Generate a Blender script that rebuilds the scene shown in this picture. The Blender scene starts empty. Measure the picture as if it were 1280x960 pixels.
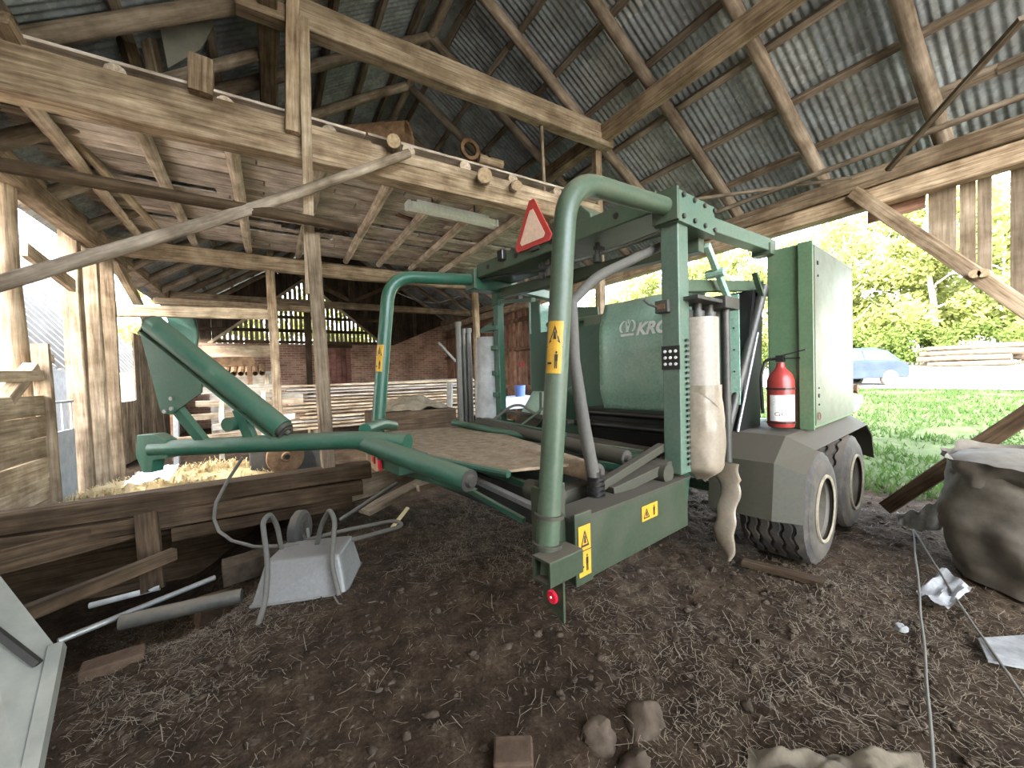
import bpy, math, random
from mathutils import Vector, Matrix, noise as mnoise
R = random.Random(7)
scene = bpy.context.scene
COL = scene.collection
# ---------------------------------------------------------------- camera, sky, sun, exposure
# X runs across the barn (to the open eaves side), Y along the barn, Z up; the photographer stands at the origin.
cam_d = bpy.data.cameras.new('camera')
cam_d.sensor_width = 36.0
cam_d.lens = 36.0 * 490.0 / 1280.0
cam_d.clip_start = 0.05
cam_d.clip_end = 400
cam = bpy.data.objects.new('camera', cam_d)
COL.objects.link(cam)
cam.matrix_world = (Matrix.Translation((0, 0, 1.5)) @ Matrix.Rotation(-math.radians(31.5), 4, 'Z')
                    @ Matrix.Rotation(math.radians(90 - 1.4), 4, 'X') @ Matrix.Rotation(-0.0300, 4, 'Z'))
scene.camera = cam

SUN_EL, SUN_AZ = math.radians(40), math.radians(252)
world = bpy.data.worlds.new('world')
scene.world = world
world.use_nodes = True
wn = world.node_tree
wn.nodes.clear()
sky = wn.nodes.new('ShaderNodeTexSky')
sky.sky_type = 'NISHITA'
sky.sun_disc = False
sky.sun_elevation = SUN_EL
sky.sun_rotation = SUN_AZ
sky.air_density = 1.3
sky.dust_density = 3.0
hsv = wn.nodes.new('ShaderNodeHueSaturation')
hsv.inputs['Saturation'].default_value = 0.45
bg = wn.nodes.new('ShaderNodeBackground')
bg.inputs['Strength'].default_value = 0.80
wo = wn.nodes.new('ShaderNodeOutputWorld')
wn.links.new(sky.outputs[0], hsv.inputs['Color'])
wn.links.new(hsv.outputs[0], bg.inputs[0])
wn.links.new(bg.outputs[0], wo.inputs[0])

sun_d = bpy.data.lights.new('sun', 'SUN')
sun_d.energy = 1.5
sun_d.angle = 0.02
sun_d.color = (1.0, 0.94, 0.84)
sun = bpy.data.objects.new('sun', sun_d)
COL.objects.link(sun)
sdir = Vector((math.sin(SUN_AZ) * math.cos(SUN_EL), math.cos(SUN_AZ) * math.cos(SUN_EL), math.sin(SUN_EL)))
sun.rotation_euler = sdir.to_track_quat('Z', 'Y').to_euler()
sun.location = (-20, -5, 30)

scene.view_settings.view_transform = 'Standard'
scene.view_settings.look = 'None'
scene.view_settings.exposure = 2.62
scene.view_settings.gamma = 1.0
scene.view_settings.use_curve_mapping = False

# ---------------------------------------------------------------- materials
def newmat(name):
    m = bpy.data.materials.new(name)
    m.use_nodes = True
    nt = m.node_tree
    return m, nt, nt.nodes['Principled BSDF'], nt.nodes, nt.links

def ramp(nodes, stops):
    r = nodes.new('ShaderNodeValToRGB')
    e = r.color_ramp.elements
    while len(e) < len(stops):
        e.new(0.5)
    for el, (p, c) in zip(e, stops):
        el.position = p
        el.color = (*c, 1)
    return r

def noise_node(nodes, links, vec, scale, detail=4, rough=0.6):
    n = nodes.new('ShaderNodeTexNoise')
    n.inputs['Scale'].default_value = scale
    n.inputs['Detail'].default_value = detail
    n.inputs['Roughness'].default_value = rough
    if vec is not None:
        links.new(vec, n.inputs['Vector'])
    return n

def bump(nodes, links, bsdf, height, strength, dist=0.01):
    b = nodes.new('ShaderNodeBump')
    b.inputs['Strength'].default_value = strength
    b.inputs['Distance'].default_value = dist
    links.new(height, b.inputs['Height'])
    links.new(b.outputs[0], bsdf.inputs['Normal'])

def mix(nodes, links, fac, a, b, mode='MIX'):
    m = nodes.new('ShaderNodeMix')
    m.data_type = 'RGBA'
    m.blend_type = mode
    for sock, val in ((m.inputs[0], fac), (m.inputs[6], a), (m.inputs[7], b)):
        if isinstance(val, (int, float)):
            sock.default_value = val
        elif isinstance(val, tuple):
            sock.default_value = (*val, 1)
        else:
            links.new(val, sock)
    return m.outputs[2]

def wood(name, dark, light, var=0.35, rough=0.85, grain=16):
    m, nt, b, N, L = newmat(name)
    tc = N.new('ShaderNodeTexCoord')
    oi = N.new('ShaderNodeObjectInfo')
    add = N.new('ShaderNodeVectorMath'); add.operation = 'ADD'
    sc = N.new('ShaderNodeVectorMath'); sc.operation = 'SCALE'
    comb = N.new('ShaderNodeCombineXYZ')
    for i in range(3):
        L.new(oi.outputs['Random'], comb.inputs[i])
    L.new(comb.outputs[0], sc.inputs[0]); sc.inputs['Scale'].default_value = 37.0
    L.new(tc.outputs['Object'], add.inputs[0]); L.new(sc.outputs[0], add.inputs[1])
    mp = N.new('ShaderNodeMapping')
    mp.inputs['Scale'].default_value = (0.9, grain, grain)
    L.new(add.outputs[0], mp.inputs[0])
    n1 = noise_node(N, L, mp.outputs[0], 2.2, 6, 0.65)
    n2 = noise_node(N, L, add.outputs[0], 2.6, 4, 0.6)
    r1 = ramp(N, [(0.3, dark), (0.72, light)])
    L.new(n1.outputs[0], r1.inputs[0])
    r2 = ramp(N, [(0.35, (0.55, 0.5, 0.45)), (0.65, (1.15, 1.12, 1.1))])
    L.new(n2.outputs[0], r2.inputs[0])
    c = mix(N, L, 1.0, r1.outputs[0], r2.outputs[0], 'MULTIPLY')
    mr = N.new('ShaderNodeMapRange')
    mr.inputs[3].default_value = 1 - var; mr.inputs[4].default_value = 1 + var * 0.6
    L.new(oi.outputs['Random'], mr.inputs[0])
    cc = N.new('ShaderNodeVectorMath'); cc.operation = 'SCALE'
    L.new(c, cc.inputs[0]); L.new(mr.outputs[0], cc.inputs['Scale'])
    L.new(cc.outputs[0], b.inputs['Base Color'])
    b.inputs['Roughness'].default_value = rough
    b.inputs['Specular IOR Level'].default_value = 0.2
    bump(N, L, b, n1.outputs[0], 0.55, 0.012)
    return m

def paint(name, col, dustcol=(0.20, 0.15, 0.10), dust=0.5, rough=0.45, metal=0.0, topdust=0.8, chip=0.0):
    """painted or plain surface with dust: patchy everywhere, thicker where the face points up"""
    m, nt, b, N, L = newmat(name)
    tc = N.new('ShaderNodeTexCoord')
    n1 = noise_node(N, L, tc.outputs['Object'], 5.0, 6, 0.65)
    n2 = noise_node(N, L, tc.outputs['Object'], 45.0, 3, 0.6)
    geo = N.new('ShaderNodeNewGeometry')
    sep = N.new('ShaderNodeSeparateXYZ'); L.new(geo.outputs['Normal'], sep.inputs[0])
    up = N.new('ShaderNodeMapRange'); up.inputs[1].default_value = 0.25; up.inputs[2].default_value = 0.95
    up.inputs[4].default_value = topdust
    L.new(sep.outputs[2], up.inputs[0])
    pr = N.new('ShaderNodeMapRange'); pr.inputs[1].default_value = 0.45; pr.inputs[2].default_value = 0.8
    pr.inputs[4].default_value = dust
    L.new(n1.outputs[0], pr.inputs[0])
    mx = N.new('ShaderNodeMath'); mx.operation = 'MAXIMUM'
    L.new(up.outputs[0], mx.inputs[0]); L.new(pr.outputs[0], mx.inputs[1])
    v = ramp(N, [(0.3, tuple(x * 0.85 for x in col)), (0.7, tuple(min(1, x * 1.12) for x in col))])
    L.new(n2.outputs[0], v.inputs[0])
    c = mix(N, L, mx.outputs[0], v.outputs[0], dustcol)
    L.new(c, b.inputs['Base Color'])
    rr = N.new('ShaderNodeMapRange'); rr.inputs[3].default_value = rough; rr.inputs[4].default_value = 0.9
    L.new(mx.outputs[0], rr.inputs[0]); L.new(rr.outputs[0], b.inputs['Roughness'])
    b.inputs['Metallic'].default_value = metal
    bump(N, L, b, n2.outputs[0], 0.08, 0.005)
    return m

def mottled(name, c1, c2, scale=8, rough=0.9, bmp=0.4, dist=0.02, detail=6):
    m, nt, b, N, L = newmat(name)
    tc = N.new('ShaderNodeTexCoord')
    n1 = noise_node(N, L, tc.outputs['Object'], scale, detail, 0.65)
    r1 = ramp(N, [(0.32, c1), (0.68, c2)])
    L.new(n1.outputs[0], r1.inputs[0])
    L.new(r1.outputs[0], b.inputs['Base Color'])
    b.inputs['Roughness'].default_value = rough
    b.inputs['Specular IOR Level'].default_value = 0.25 if rough < 0.95 else 0.04
    bump(N, L, b, n1.outputs[0], bmp, dist)
    return m

def plain(name, col, rough=0.6, metal=0.0):
    m, nt, b, N, L = newmat(name)
    tc = N.new('ShaderNodeTexCoord')
    n = noise_node(N, L, tc.outputs['Object'], 30, 3)
    r = ramp(N, [(0.3, tuple(x * 0.88 for x in col)), (0.7, tuple(min(1, x * 1.08) for x in col))])
    L.new(n.outputs[0], r.inputs[0]); L.new(r.outputs[0], b.inputs['Base Color'])
    b.inputs['Roughness'].default_value = rough
    b.inputs['Metallic'].default_value = metal
    return m

def leafmat(name, c1, c2, trans=0.5):
    m, nt, b, N, L = newmat(name)
    N.remove(b)
    geo = N.new('ShaderNodeTexCoord')
    n = noise_node(N, L, geo.outputs['Object'], 1.7, 3)
    r = ramp(N, [(0.3, c1), (0.7, c2)])
    L.new(n.outputs[0], r.inputs[0])
    d = N.new('ShaderNodeBsdfDiffuse'); t = N.new('ShaderNodeBsdfTranslucent'); mm = N.new('ShaderNodeMixShader')
    mm.inputs[0].default_value = trans
    L.new(r.outputs[0], d.inputs[0]); L.new(r.outputs[0], t.inputs[0])
    L.new(d.outputs[0], mm.inputs[1]); L.new(t.outputs[0], mm.inputs[2])
    L.new(mm.outputs[0], N['Material Output'].inputs[0])
    return m

M = {}
M['beam'] = wood('old_beam_wood', (0.15, 0.105, 0.065), (0.53, 0.43, 0.31))
M['beam_pale'] = wood('pale_beam_wood', (0.26, 0.195, 0.13), (0.68, 0.58, 0.44))
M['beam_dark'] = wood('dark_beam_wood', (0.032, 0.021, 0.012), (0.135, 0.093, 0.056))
M['log'] = wood('log_wood', (0.15, 0.12, 0.09), (0.43, 0.37, 0.30), grain=9)
M['loftboard'] = wood('loft_board_wood', (0.36, 0.32, 0.275), (0.84, 0.78, 0.71), var=0.25)
M['batten'] = wood('batten_wood', (0.13, 0.105, 0.08), (0.38, 0.33, 0.27))
M['redboard'] = wood('red_brown_board_wood', (0.15, 0.08, 0.055), (0.36, 0.22, 0.155))
M['greyboard'] = wood('grey_board_wood', (0.17, 0.14, 0.10), (0.40, 0.33, 0.25))
M['darkboard'] = wood('dark_board_wood', (0.03, 0.022, 0.016), (0.10, 0.075, 0.055))
M['joist'] = wood('pale_joist_wood', (0.34, 0.28, 0.21), (0.78, 0.69, 0.57))
M['lumber'] = wood('fresh_lumber', (0.45, 0.33, 0.22), (0.82, 0.70, 0.54), var=0.3)
M['lumber_grey'] = wood('weathered_lumber', (0.36, 0.33, 0.29), (0.66, 0.62, 0.55), var=0.3)
M['endgrain'] = mottled('end_grain', (0.30, 0.215, 0.13), (0.52, 0.40, 0.26), 30, 0.85, 0.2)
M['green'] = paint('dusty_green_paint', (0.058, 0.09, 0.055), (0.15, 0.13, 0.083), 0.35, 0.38, topdust=0.75)
M['green_light'] = paint('lit_pale_green_paint', (0.27, 0.44, 0.345), (0.38, 0.38, 0.29), 0.18, 0.24, topdust=0.6)  # pale green, lightened further to carry a gloss reflection in its colour
M['green_mast'] = paint('mast_green_paint', (0.085, 0.138, 0.10), (0.24, 0.22, 0.15), 0.25, 0.35, topdust=0.6)
M['clod'] = mottled('dirt_clod', (0.03, 0.022, 0.015), (0.085, 0.064, 0.047), 20, 0.95, 0.3)
M['bark_log'] = mottled('darkened_log_bark', (0.035, 0.027, 0.02), (0.10, 0.08, 0.06), 5, 0.95, 0.3)  # bark colour darkened to offset the bright exposure outdoors
M['green_olive'] = paint('dusty_dark_olive_paint', (0.028, 0.042, 0.022), (0.085, 0.068, 0.045), 0.5, 0.5, topdust=0.9)  # darker olive copy of the green, with dust over it
M['green_box'] = paint('box_green_paint', (0.085, 0.15, 0.08), (0.25, 0.24, 0.14), 0.25, 0.4, topdust=0.7)
M['green_sheen'] = paint('scuffed_box_side_paint', (0.07, 0.083, 0.05), (0.125, 0.112, 0.075), 0.35, 0.42, topdust=0.5)
M['green_teal'] = paint('bright_green_paint', (0.02, 0.088, 0.055), (0.16, 0.17, 0.11), 0.25, 0.35, topdust=0.55)
M['green_dark'] = paint('dark_green_paint', (0.02, 0.075, 0.045), (0.12, 0.12, 0.07), 0.2, 0.4, topdust=0.5)
M['mud_green'] = paint('muddy_olive_paint', (0.04, 0.039, 0.025), (0.062, 0.05, 0.034), 0.6, 0.6, topdust=0.9)
M['dustplate'] = mottled('dust_caked_plate', (0.20, 0.14, 0.088), (0.34, 0.26, 0.18), 14, 0.95, 0.3)
M['steel'] = paint('grey_steel', (0.33, 0.34, 0.34), (0.25, 0.2, 0.14), 0.4, 0.35, 0.6, topdust=0.5)
M['darksteel'] = paint('dark_steel', (0.06, 0.06, 0.055), (0.2, 0.16, 0.11), 0.35, 0.45, 0.4, topdust=0.5)
M['rust'] = mottled('rusty_iron', (0.10, 0.055, 0.03), (0.26, 0.16, 0.09), 9, 0.85, 0.3)
M['black'] = paint('black_plastic', (0.012, 0.012, 0.012), (0.1, 0.08, 0.06), 0.12, 0.28, topdust=0.15)
M['rubber'] = paint('tyre_rubber', (0.028, 0.026, 0.024), (0.19, 0.15, 0.105), 0.55, 0.8, topdust=0.45)
M['sidewall'] = paint('dusty_tyre_sidewall', (0.042, 0.037, 0.029), (0.14, 0.115, 0.08), 0.6, 0.9, topdust=0.5)
M['sand'] = mottled('sandy_rim_lip', (0.15, 0.13, 0.09), (0.28, 0.245, 0.175), 12, 0.9, 0.2)
M['rim'] = paint('dusty_rim', (0.075, 0.068, 0.055), (0.15, 0.125, 0.09), 0.5, 0.6, 0.2, topdust=0.4)
M['hose'] = paint('dusty_grey_hose', (0.08, 0.076, 0.065), (0.15, 0.128, 0.098), 0.4, 0.7, topdust=0.4)
M['film'] = paint('cream_film_roll', (0.28, 0.243, 0.20), (0.50, 0.41, 0.30), 0.2, 0.4, topdust=0.3)
M['filmbag'] = paint('dirty_plastic_wrap', (0.215, 0.178, 0.133), (0.33, 0.25, 0.17), 0.5, 0.28, topdust=0.4)
M['white'] = plain('white_print', (0.80, 0.82, 0.78), 0.5)
M['yellow'] = plain('yellow_sticker', (0.50, 0.275, 0.02), 0.5)
M['ink'] = plain('black_print', (0.015, 0.013, 0.01), 0.6)
M['red'] = plain('red_paint', (0.27, 0.03, 0.024), 0.35)
M['redlens'] = plain('red_reflector', (0.72, 0.02, 0.05), 0.25)
M['sign_red'] = plain('sign_red', (0.52, 0.055, 0.045), 0.45)
M['sign_pink'] = plain('faded_sign_face', (0.86, 0.62, 0.47), 0.5)
M['tubewhite'] = plain('lamp_diffuser', (0.86, 0.90, 0.80), 0.35)
M['concrete'] = mottled('grey_concrete', (0.15, 0.15, 0.147), (0.27, 0.27, 0.265), 12, 0.9, 0.25)
M['tray'] = paint('dusty_zinc_tray', (0.19, 0.19, 0.187), (0.21, 0.187, 0.155), 0.5, 0.5, 0.3, topdust=0.6)
M['stone'] = mottled('field_stone', (0.042, 0.031, 0.022), (0.095, 0.073, 0.053), 9, 0.95, 0.4)
M['brick'] = mottled('loose_brick', (0.06, 0.039, 0.026), (0.10, 0.068, 0.047), 14, 0.95, 0.3)
M['sack'] = mottled('grey_woven_sack', (0.075, 0.066, 0.053), (0.15, 0.132, 0.108), 5, 0.8, 0.35, 0.02)
M['sack_pale'] = mottled('pale_plastic_sheet', (0.22, 0.22, 0.213), (0.38, 0.39, 0.385), 6, 0.5, 0.3)
M['cloth'] = mottled('tan_sack_cloth', (0.085, 0.07, 0.047), (0.16, 0.13, 0.092), 8, 0.9, 0.4)
M['bluetarp'] = mottled('pale_blue_tarp', (0.45, 0.58, 0.66), (0.72, 0.80, 0.84), 6, 0.6, 0.4)
M['straw'] = plain('straw', (0.165, 0.13, 0.088), 0.8)
M['straw_pale'] = plain('pale_straw', (0.62, 0.50, 0.28), 0.8)
M['panelgrey'] = mottled('pale_painted_panel', (0.15, 0.15, 0.125), (0.24, 0.24, 0.205), 4, 0.7, 0.15)
M['gate'] = mottled('pale_blue_grey_sheet', (0.28, 0.31, 0.33), (0.42, 0.45, 0.47), 6, 0.6, 0.15)
M['whitesheet'] = mottled('white_ribbed_sheet', (0.20, 0.19, 0.175), (0.27, 0.26, 0.245), 3, 0.5, 0.05)
M['redbrowniron'] = mottled('red_brown_iron', (0.15, 0.05, 0.035), (0.28, 0.11, 0.08), 8, 0.8, 0.2)
M['doorred'] = wood('faded_red_door', (0.18, 0.075, 0.06), (0.36, 0.20, 0.17))
M['carpaint'] = mottled('dark_blue_grey_car_paint', (0.022, 0.030, 0.045), (0.030, 0.040, 0.058), 2, 0.95, 0.0)
M['glass'] = plain('car_glass', (0.05, 0.09, 0.16), 0.06, 0.3)
M['bark'] = mottled('birch_bark', (0.30, 0.27, 0.23), (0.72, 0.69, 0.62), 6, 0.9, 0.3)
M['bark_dark'] = mottled('dark_bark', (0.10, 0.08, 0.06), (0.24, 0.19, 0.14), 8, 0.95, 0.4)
M['leaf'] = leafmat('spring_leaf', (0.14, 0.175, 0.043), (0.28, 0.30, 0.11))
M['leaf_deep'] = leafmat('bush_leaf', (0.07, 0.11, 0.026), (0.155, 0.195, 0.056))
M['grass'] = leafmat('grass_blade', (0.026, 0.058, 0.013), (0.07, 0.112, 0.034), 0.4)
M['yardsoil'] = mottled('yard_gravel', (0.20, 0.18, 0.15), (0.34, 0.31, 0.27), 3, 0.95, 0.3)
M['road'] = mottled('pale_gravel_road', (0.40, 0.38, 0.34), (0.54, 0.52, 0.475), 3, 0.95, 0.2)

def zinc():
    m, nt, b, N, L = newmat('galvanised_corrugated_sheet')
    tc = N.new('ShaderNodeTexCoord'); oi = N.new('ShaderNodeObjectInfo')
    vo = N.new('ShaderNodeTexVoronoi'); vo.inputs['Scale'].default_value = 22
    L.new(tc.outputs['Object'], vo.inputs['Vector'])
    n = noise_node(N, L, tc.outputs['Object'], 2.2, 5)
    r = ramp(N, [(0.0, (0.29, 0.34, 0.36)), (1.0, (0.50, 0.57, 0.60))])
    L.new(vo.outputs['Color'], r.inputs[0])
    r2 = ramp(N, [(0.35, (0.62, 0.58, 0.53)), (0.62, (1, 1, 1))])
    L.new(n.outputs[0], r2.inputs[0])
    c = mix(N, L, 1.0, r.outputs[0], r2.outputs[0], 'MULTIPLY')
    r3 = ramp(N, [(0.0, (0.8, 0.8, 0.83)), (0.5, (0.95, 0.97, 1.0)), (1.0, (1.15, 1.1, 1.05))])
    L.new(oi.outputs['Random'], r3.inputs[0])
    c = mix(N, L, 1.0, c, r3.outputs[0], 'MULTIPLY')
    L.new(c, b.inputs['Base Color'])
    b.inputs['Metallic'].default_value = 0.1
    b.inputs['Roughness'].default_value = 0.6
    return m
M['zinc'] = zinc()

def dirt():
    m, nt, b, N, L = newmat('trampled_dirt')
    tc = N.new('ShaderNodeTexCoord')
    big = noise_node(N, L, tc.outputs['Object'], 0.9, 5, 0.6)
    mid = noise_node(N, L, tc.outputs['Object'], 7.0, 8, 0.7)
    fine = noise_node(N, L, tc.outputs['Object'], 55.0, 6, 0.75)
    r = ramp(N, [(0.30, (0.022, 0.0145, 0.0085)), (0.5, (0.047, 0.032, 0.020)), (0.72, (0.098, 0.074, 0.052))])
    L.new(mid.outputs[0], r.inputs[0])
    r2 = ramp(N, [(0.3, (0.55, 0.5, 0.45)), (0.7, (1.3, 1.27, 1.22))])
    L.new(big.outputs[0], r2.inputs[0])
    c = mix(N, L, 1.0, r.outputs[0], r2.outputs[0], 'MULTIPLY')
    r3 = ramp(N, [(0.35, (0.6, 0.58, 0.55)), (0.65, (1.35, 1.32, 1.28))])
    L.new(fine.outputs[0], r3.inputs[0])
    c = mix(N, L, 1.0, c, r3.outputs[0], 'MULTIPLY')
    L.new(c, b.inputs['Base Color'])
    b.inputs['Roughness'].default_value = 0.95
    b.inputs['Specular IOR Level'].default_value = 0.15
    ad = N.new('ShaderNodeMath'); ad.operation = 'MULTIPLY_ADD'; ad.inputs[1].default_value = 0.4
    L.new(fine.outputs[0], ad.inputs[0]); L.new(mid.outputs[0], ad.inputs[2])
    bump(N, L, b, ad.outputs[0], 0.9, 0.04)
    return m
M['dirt'] = dirt()
M['turf'] = mottled('turf_soil', (0.03, 0.04, 0.017), (0.068, 0.085, 0.038), 3, 0.95, 0.4)

def brickwall():
    m, nt, b, N, L = newmat('old_brick_wall')
    tc = N.new('ShaderNodeTexCoord')
    mp = N.new('ShaderNodeMapping'); mp.inputs['Rotation'].default_value = (math.radians(90), 0, 0)
    L.new(tc.outputs['Object'], mp.inputs[0])
    br = N.new('ShaderNodeTexBrick')
    br.inputs['Scale'].default_value = 1.0
    br.inputs['Brick Width'].default_value = 0.26
    br.inputs['Row Height'].default_value = 0.085
    br.inputs['Mortar Size'].default_value = 0.012
    br.inputs['Color1'].default_value = (0.30, 0.145, 0.10, 1)
    br.inputs['Color2'].default_value = (0.46, 0.28, 0.21, 1)
    br.inputs['Mortar'].default_value = (0.46, 0.37, 0.30, 1)
    L.new(mp.outputs[0], br.inputs['Vector'])
    n = noise_node(N, L, tc.outputs['Object'], 1.5, 6)
    r = ramp(N, [(0.35, (0.55, 0.5, 0.48)), (0.65, (1.1, 1.08, 1.05))])
    L.new(n.outputs[0], r.inputs[0])
    L.new(mix(N, L, 1.0, br.outputs['Color'], r.outputs[0], 'MULTIPLY'), b.inputs['Base Color'])
    b.inputs['Roughness'].default_value = 0.95
    inv = N.new('ShaderNodeMath'); inv.operation = 'SUBTRACT'; inv.inputs[0].default_value = 1
    L.new(br.outputs['Fac'], inv.inputs[1])
    bump(N, L, b, inv.outputs[0], 0.7, 0.012)
    return m
M['brickwall'] = brickwall()

# ---------------------------------------------------------------- mesh helpers
def V(*a):
    return Vector(a[0]) if len(a) == 1 else Vector(a)

def frame(d, up=(0, 0, 1)):
    x = V(d).normalized()
    u = V(up)
    if abs(x.dot(u.normalized())) > 0.98:
        u = V(1, 0, 0) if abs(x.x) < 0.9 else V(0, 1, 0)
    y = u.cross(x).normalized()
    return x, y, x.cross(y)

class MB:
    """collects shapes; build() links them as one mesh object"""
    def __init__(self):
        self.v, self.f = [], []
    def add(self, vs, fs):
        o = len(self.v)
        self.v += [tuple(p) for p in vs]
        self.f += [tuple(i + o for i in q) for q in fs]
        return self
    def box(self, c, s, rot=None):
        c = V(c); h = V(s) / 2
        vs = []
        for dx in (-1, 1):
            for dy in (-1, 1):
                for dz in (-1, 1):
                    p = V(dx * h.x, dy * h.y, dz * h.z)
                    vs.append(c + (rot @ p if rot else p))
        return self.add(vs, [(0, 1, 3, 2), (4, 6, 7, 5), (0, 4, 5, 1), (2, 3, 7, 6), (0, 2, 6, 4), (1, 5, 7, 3)])
    def lohi(self, a, b):
        return self.box([(x + y) / 2 for x, y in zip(a, b)], [abs(y - x) for x, y in zip(a, b)])
    def bar(self, p0, p1, w, h, up=(0, 0, 1)):
        p0, p1 = V(p0), V(p1)
        x, y, z = frame(p1 - p0, up)
        rot = Matrix((x, y, z)).transposed()
        return self.box((p0 + p1) / 2, ((p1 - p0).length, w, h), rot)
    def cyl(self, p0, p1, r0, r1=None, n=14, caps=True):
        r1 = r0 if r1 is None else r1
        p0, p1 = V(p0), V(p1)
        x, y, z = frame(p1 - p0)
        vs = []
        for p, r in ((p0, r0), (p1, r1)):
            for i in range(n):
                a = 2 * math.pi * i / n
                vs.append(p + y * math.cos(a) * r + z * math.sin(a) * r)
        fs = [(i, (i + 1) % n, n + (i + 1) % n, n + i) for i in range(n)]
        if caps:
            fs += [tuple(reversed(range(n))), tuple(range(n, 2 * n))]
        return self.add(vs, fs)
    def tube(self, path, r, n=12, caps=True):
        path = [V(p) for p in path]
        rs = r if isinstance(r, (list, tuple)) else [r] * len(path)
        vs, fs = [], []
        prev = None
        for k, p in enumerate(path):
            d = (path[min(k + 1, len(path) - 1)] - path[max(k - 1, 0)]).normalized()
            if prev is None:
                x, y, z = frame(d)
            else:
                y = (prev - d * prev.dot(d)).normalized(); z = d.cross(y)
            prev = y
            for i in range(n):
                a = 2 * math.pi * i / n
                vs.append(p + y * math.cos(a) * rs[k] + z * math.sin(a) * rs[k])
        for k in range(len(path) - 1):
            for i in range(n):
                fs.append((k * n + i, k * n + (i + 1) % n, (k + 1) * n + (i + 1) % n, (k + 1) * n + i))
        if caps:
            fs += [tuple(reversed(range(n))), tuple(range((len(path) - 1) * n, len(path) * n))]
        return self.add(vs, fs)
    def lathe(self, o, d, prof, n=32, closed=False):
        """prof: (distance along d, radius)"""
        o = V(o); x, y, z = frame(d)
        vs, fs = [], []
        for h, r in prof:
            for i in range(n):
                a = 2 * math.pi * i / n
                vs.append(o + x * h + (y * math.cos(a) + z * math.sin(a)) * r)
        m = len(prof)
        for k in range(m if closed else m - 1):
            k2 = (k + 1) % m
            for i in range(n):
                fs.append((k * n + i, k * n + (i + 1) % n, k2 * n + (i + 1) % n, k2 * n + i))
        return self.add(vs, fs)
    def prism(self, poly, vec):
        poly = [V(p) for p in poly]; vec = V(vec); n = len(poly)
        vs = poly + [p + vec for p in poly]
        fs = [tuple(range(n)), tuple(reversed(range(n, 2 * n)))]
        fs += [(i, n + i, n + (i + 1) % n, (i + 1) % n) for i in range(n)]
        return self.add(vs, fs)
    def grid(self, fn, nu, nv):
        vs = [fn(i / nu, j / nv) for j in range(nv + 1) for i in range(nu + 1)]
        fs = [(j * (nu + 1) + i, j * (nu + 1) + i + 1, (j + 1) * (nu + 1) + i + 1, (j + 1) * (nu + 1) + i)
              for j in range(nv) for i in range(nu)]
        return self.add(vs, fs)
    def blob(self, c, s, seed=0, amp=0.15, nu=14, nv=9, freq=1.6, flat=None):
        c = V(c)
        def fn(u, w):
            th, ph = 2 * math.pi * u, math.pi * w
            d = V(math.cos(th) * math.sin(ph), math.sin(th) * math.sin(ph), math.cos(ph))
            k = 1 + amp * 2 * mnoise.noise(d * freq + V(seed * 7.3, seed * 3.1, seed))
            p = V(d.x * s[0] * k, d.y * s[1] * k, d.z * s[2] * k)
            if flat is not None and p.z < flat:
                p.z = flat
            return c + p
        return self.grid(fn, nu, nv)
    def mesh(self, name, mat, smooth=False, angle=35, recalc=True):
        me = bpy.data.meshes.new(name)
        me.from_pydata(self.v, [], self.f)
        if recalc:
            import bmesh
            bm = bmesh.new(); bm.from_mesh(me)
            bmesh.ops.recalc_face_normals(bm, faces=bm.faces)
            bm.to_mesh(me); bm.free()
        me.materials.append(M[mat] if isinstance(mat, str) else mat)
        if smooth:
            me.polygons.foreach_set('use_smooth', [True] * len(me.polygons))
            me.set_sharp_from_angle(angle=math.radians(angle))
        return me
    def build(self, name, mat, parent=None, smooth=False, bev=0.0, matrix=None, angle=35, recalc=True):
        o = bpy.data.objects.new(name, self.mesh(name, mat, smooth, angle, recalc))
        COL.objects.link(o)
        if matrix is not None:
            o.matrix_basis = matrix
        if parent is not None:
            o.parent = parent
        if bev:
            b = o.modifiers.new('bevel', 'BEVEL'); b.width = bev; b.segments = 2; b.limit_method = 'ANGLE'
        return o

def hang(o, root):
    """parent o to root while it keeps its place in the barn"""
    o.parent = root
    o.matrix_parent_inverse = root.matrix_basis.inverted()
    return o

def fillet(pts, rad, n=6):
    pts = [V(p) for p in pts]
    out = [pts[0]]
    for i in range(1, len(pts) - 1):
        a, b, c = pts[i - 1], pts[i], pts[i + 1]
        r = min(rad, (b - a).length * 0.48, (c - b).length * 0.48)
        p0 = b + (a - b).normalized() * r; p1 = b + (c - b).normalized() * r
        for k in range(n + 1):
            t = k / n
            out.append(p0 * (1 - t) ** 2 + b * 2 * t * (1 - t) + p1 * t ** 2)
    out.append(pts[-1])
    return out

def tag(o, label=None, cat=None, group=None, kind=None):
    if label: o['label'] = label
    if cat: o['category'] = cat
    if group: o['group'] = group
    if kind: o['kind'] = kind
    return o

def empty(name, loc=(0, 0, 0), rz=0.0):
    o = bpy.data.objects.new(name, None)
    o.empty_display_size = 0.2
    o.matrix_basis = Matrix.Translation(loc) @ Matrix.Rotation(rz, 4, 'Z')
    COL.objects.link(o)
    return o

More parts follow.
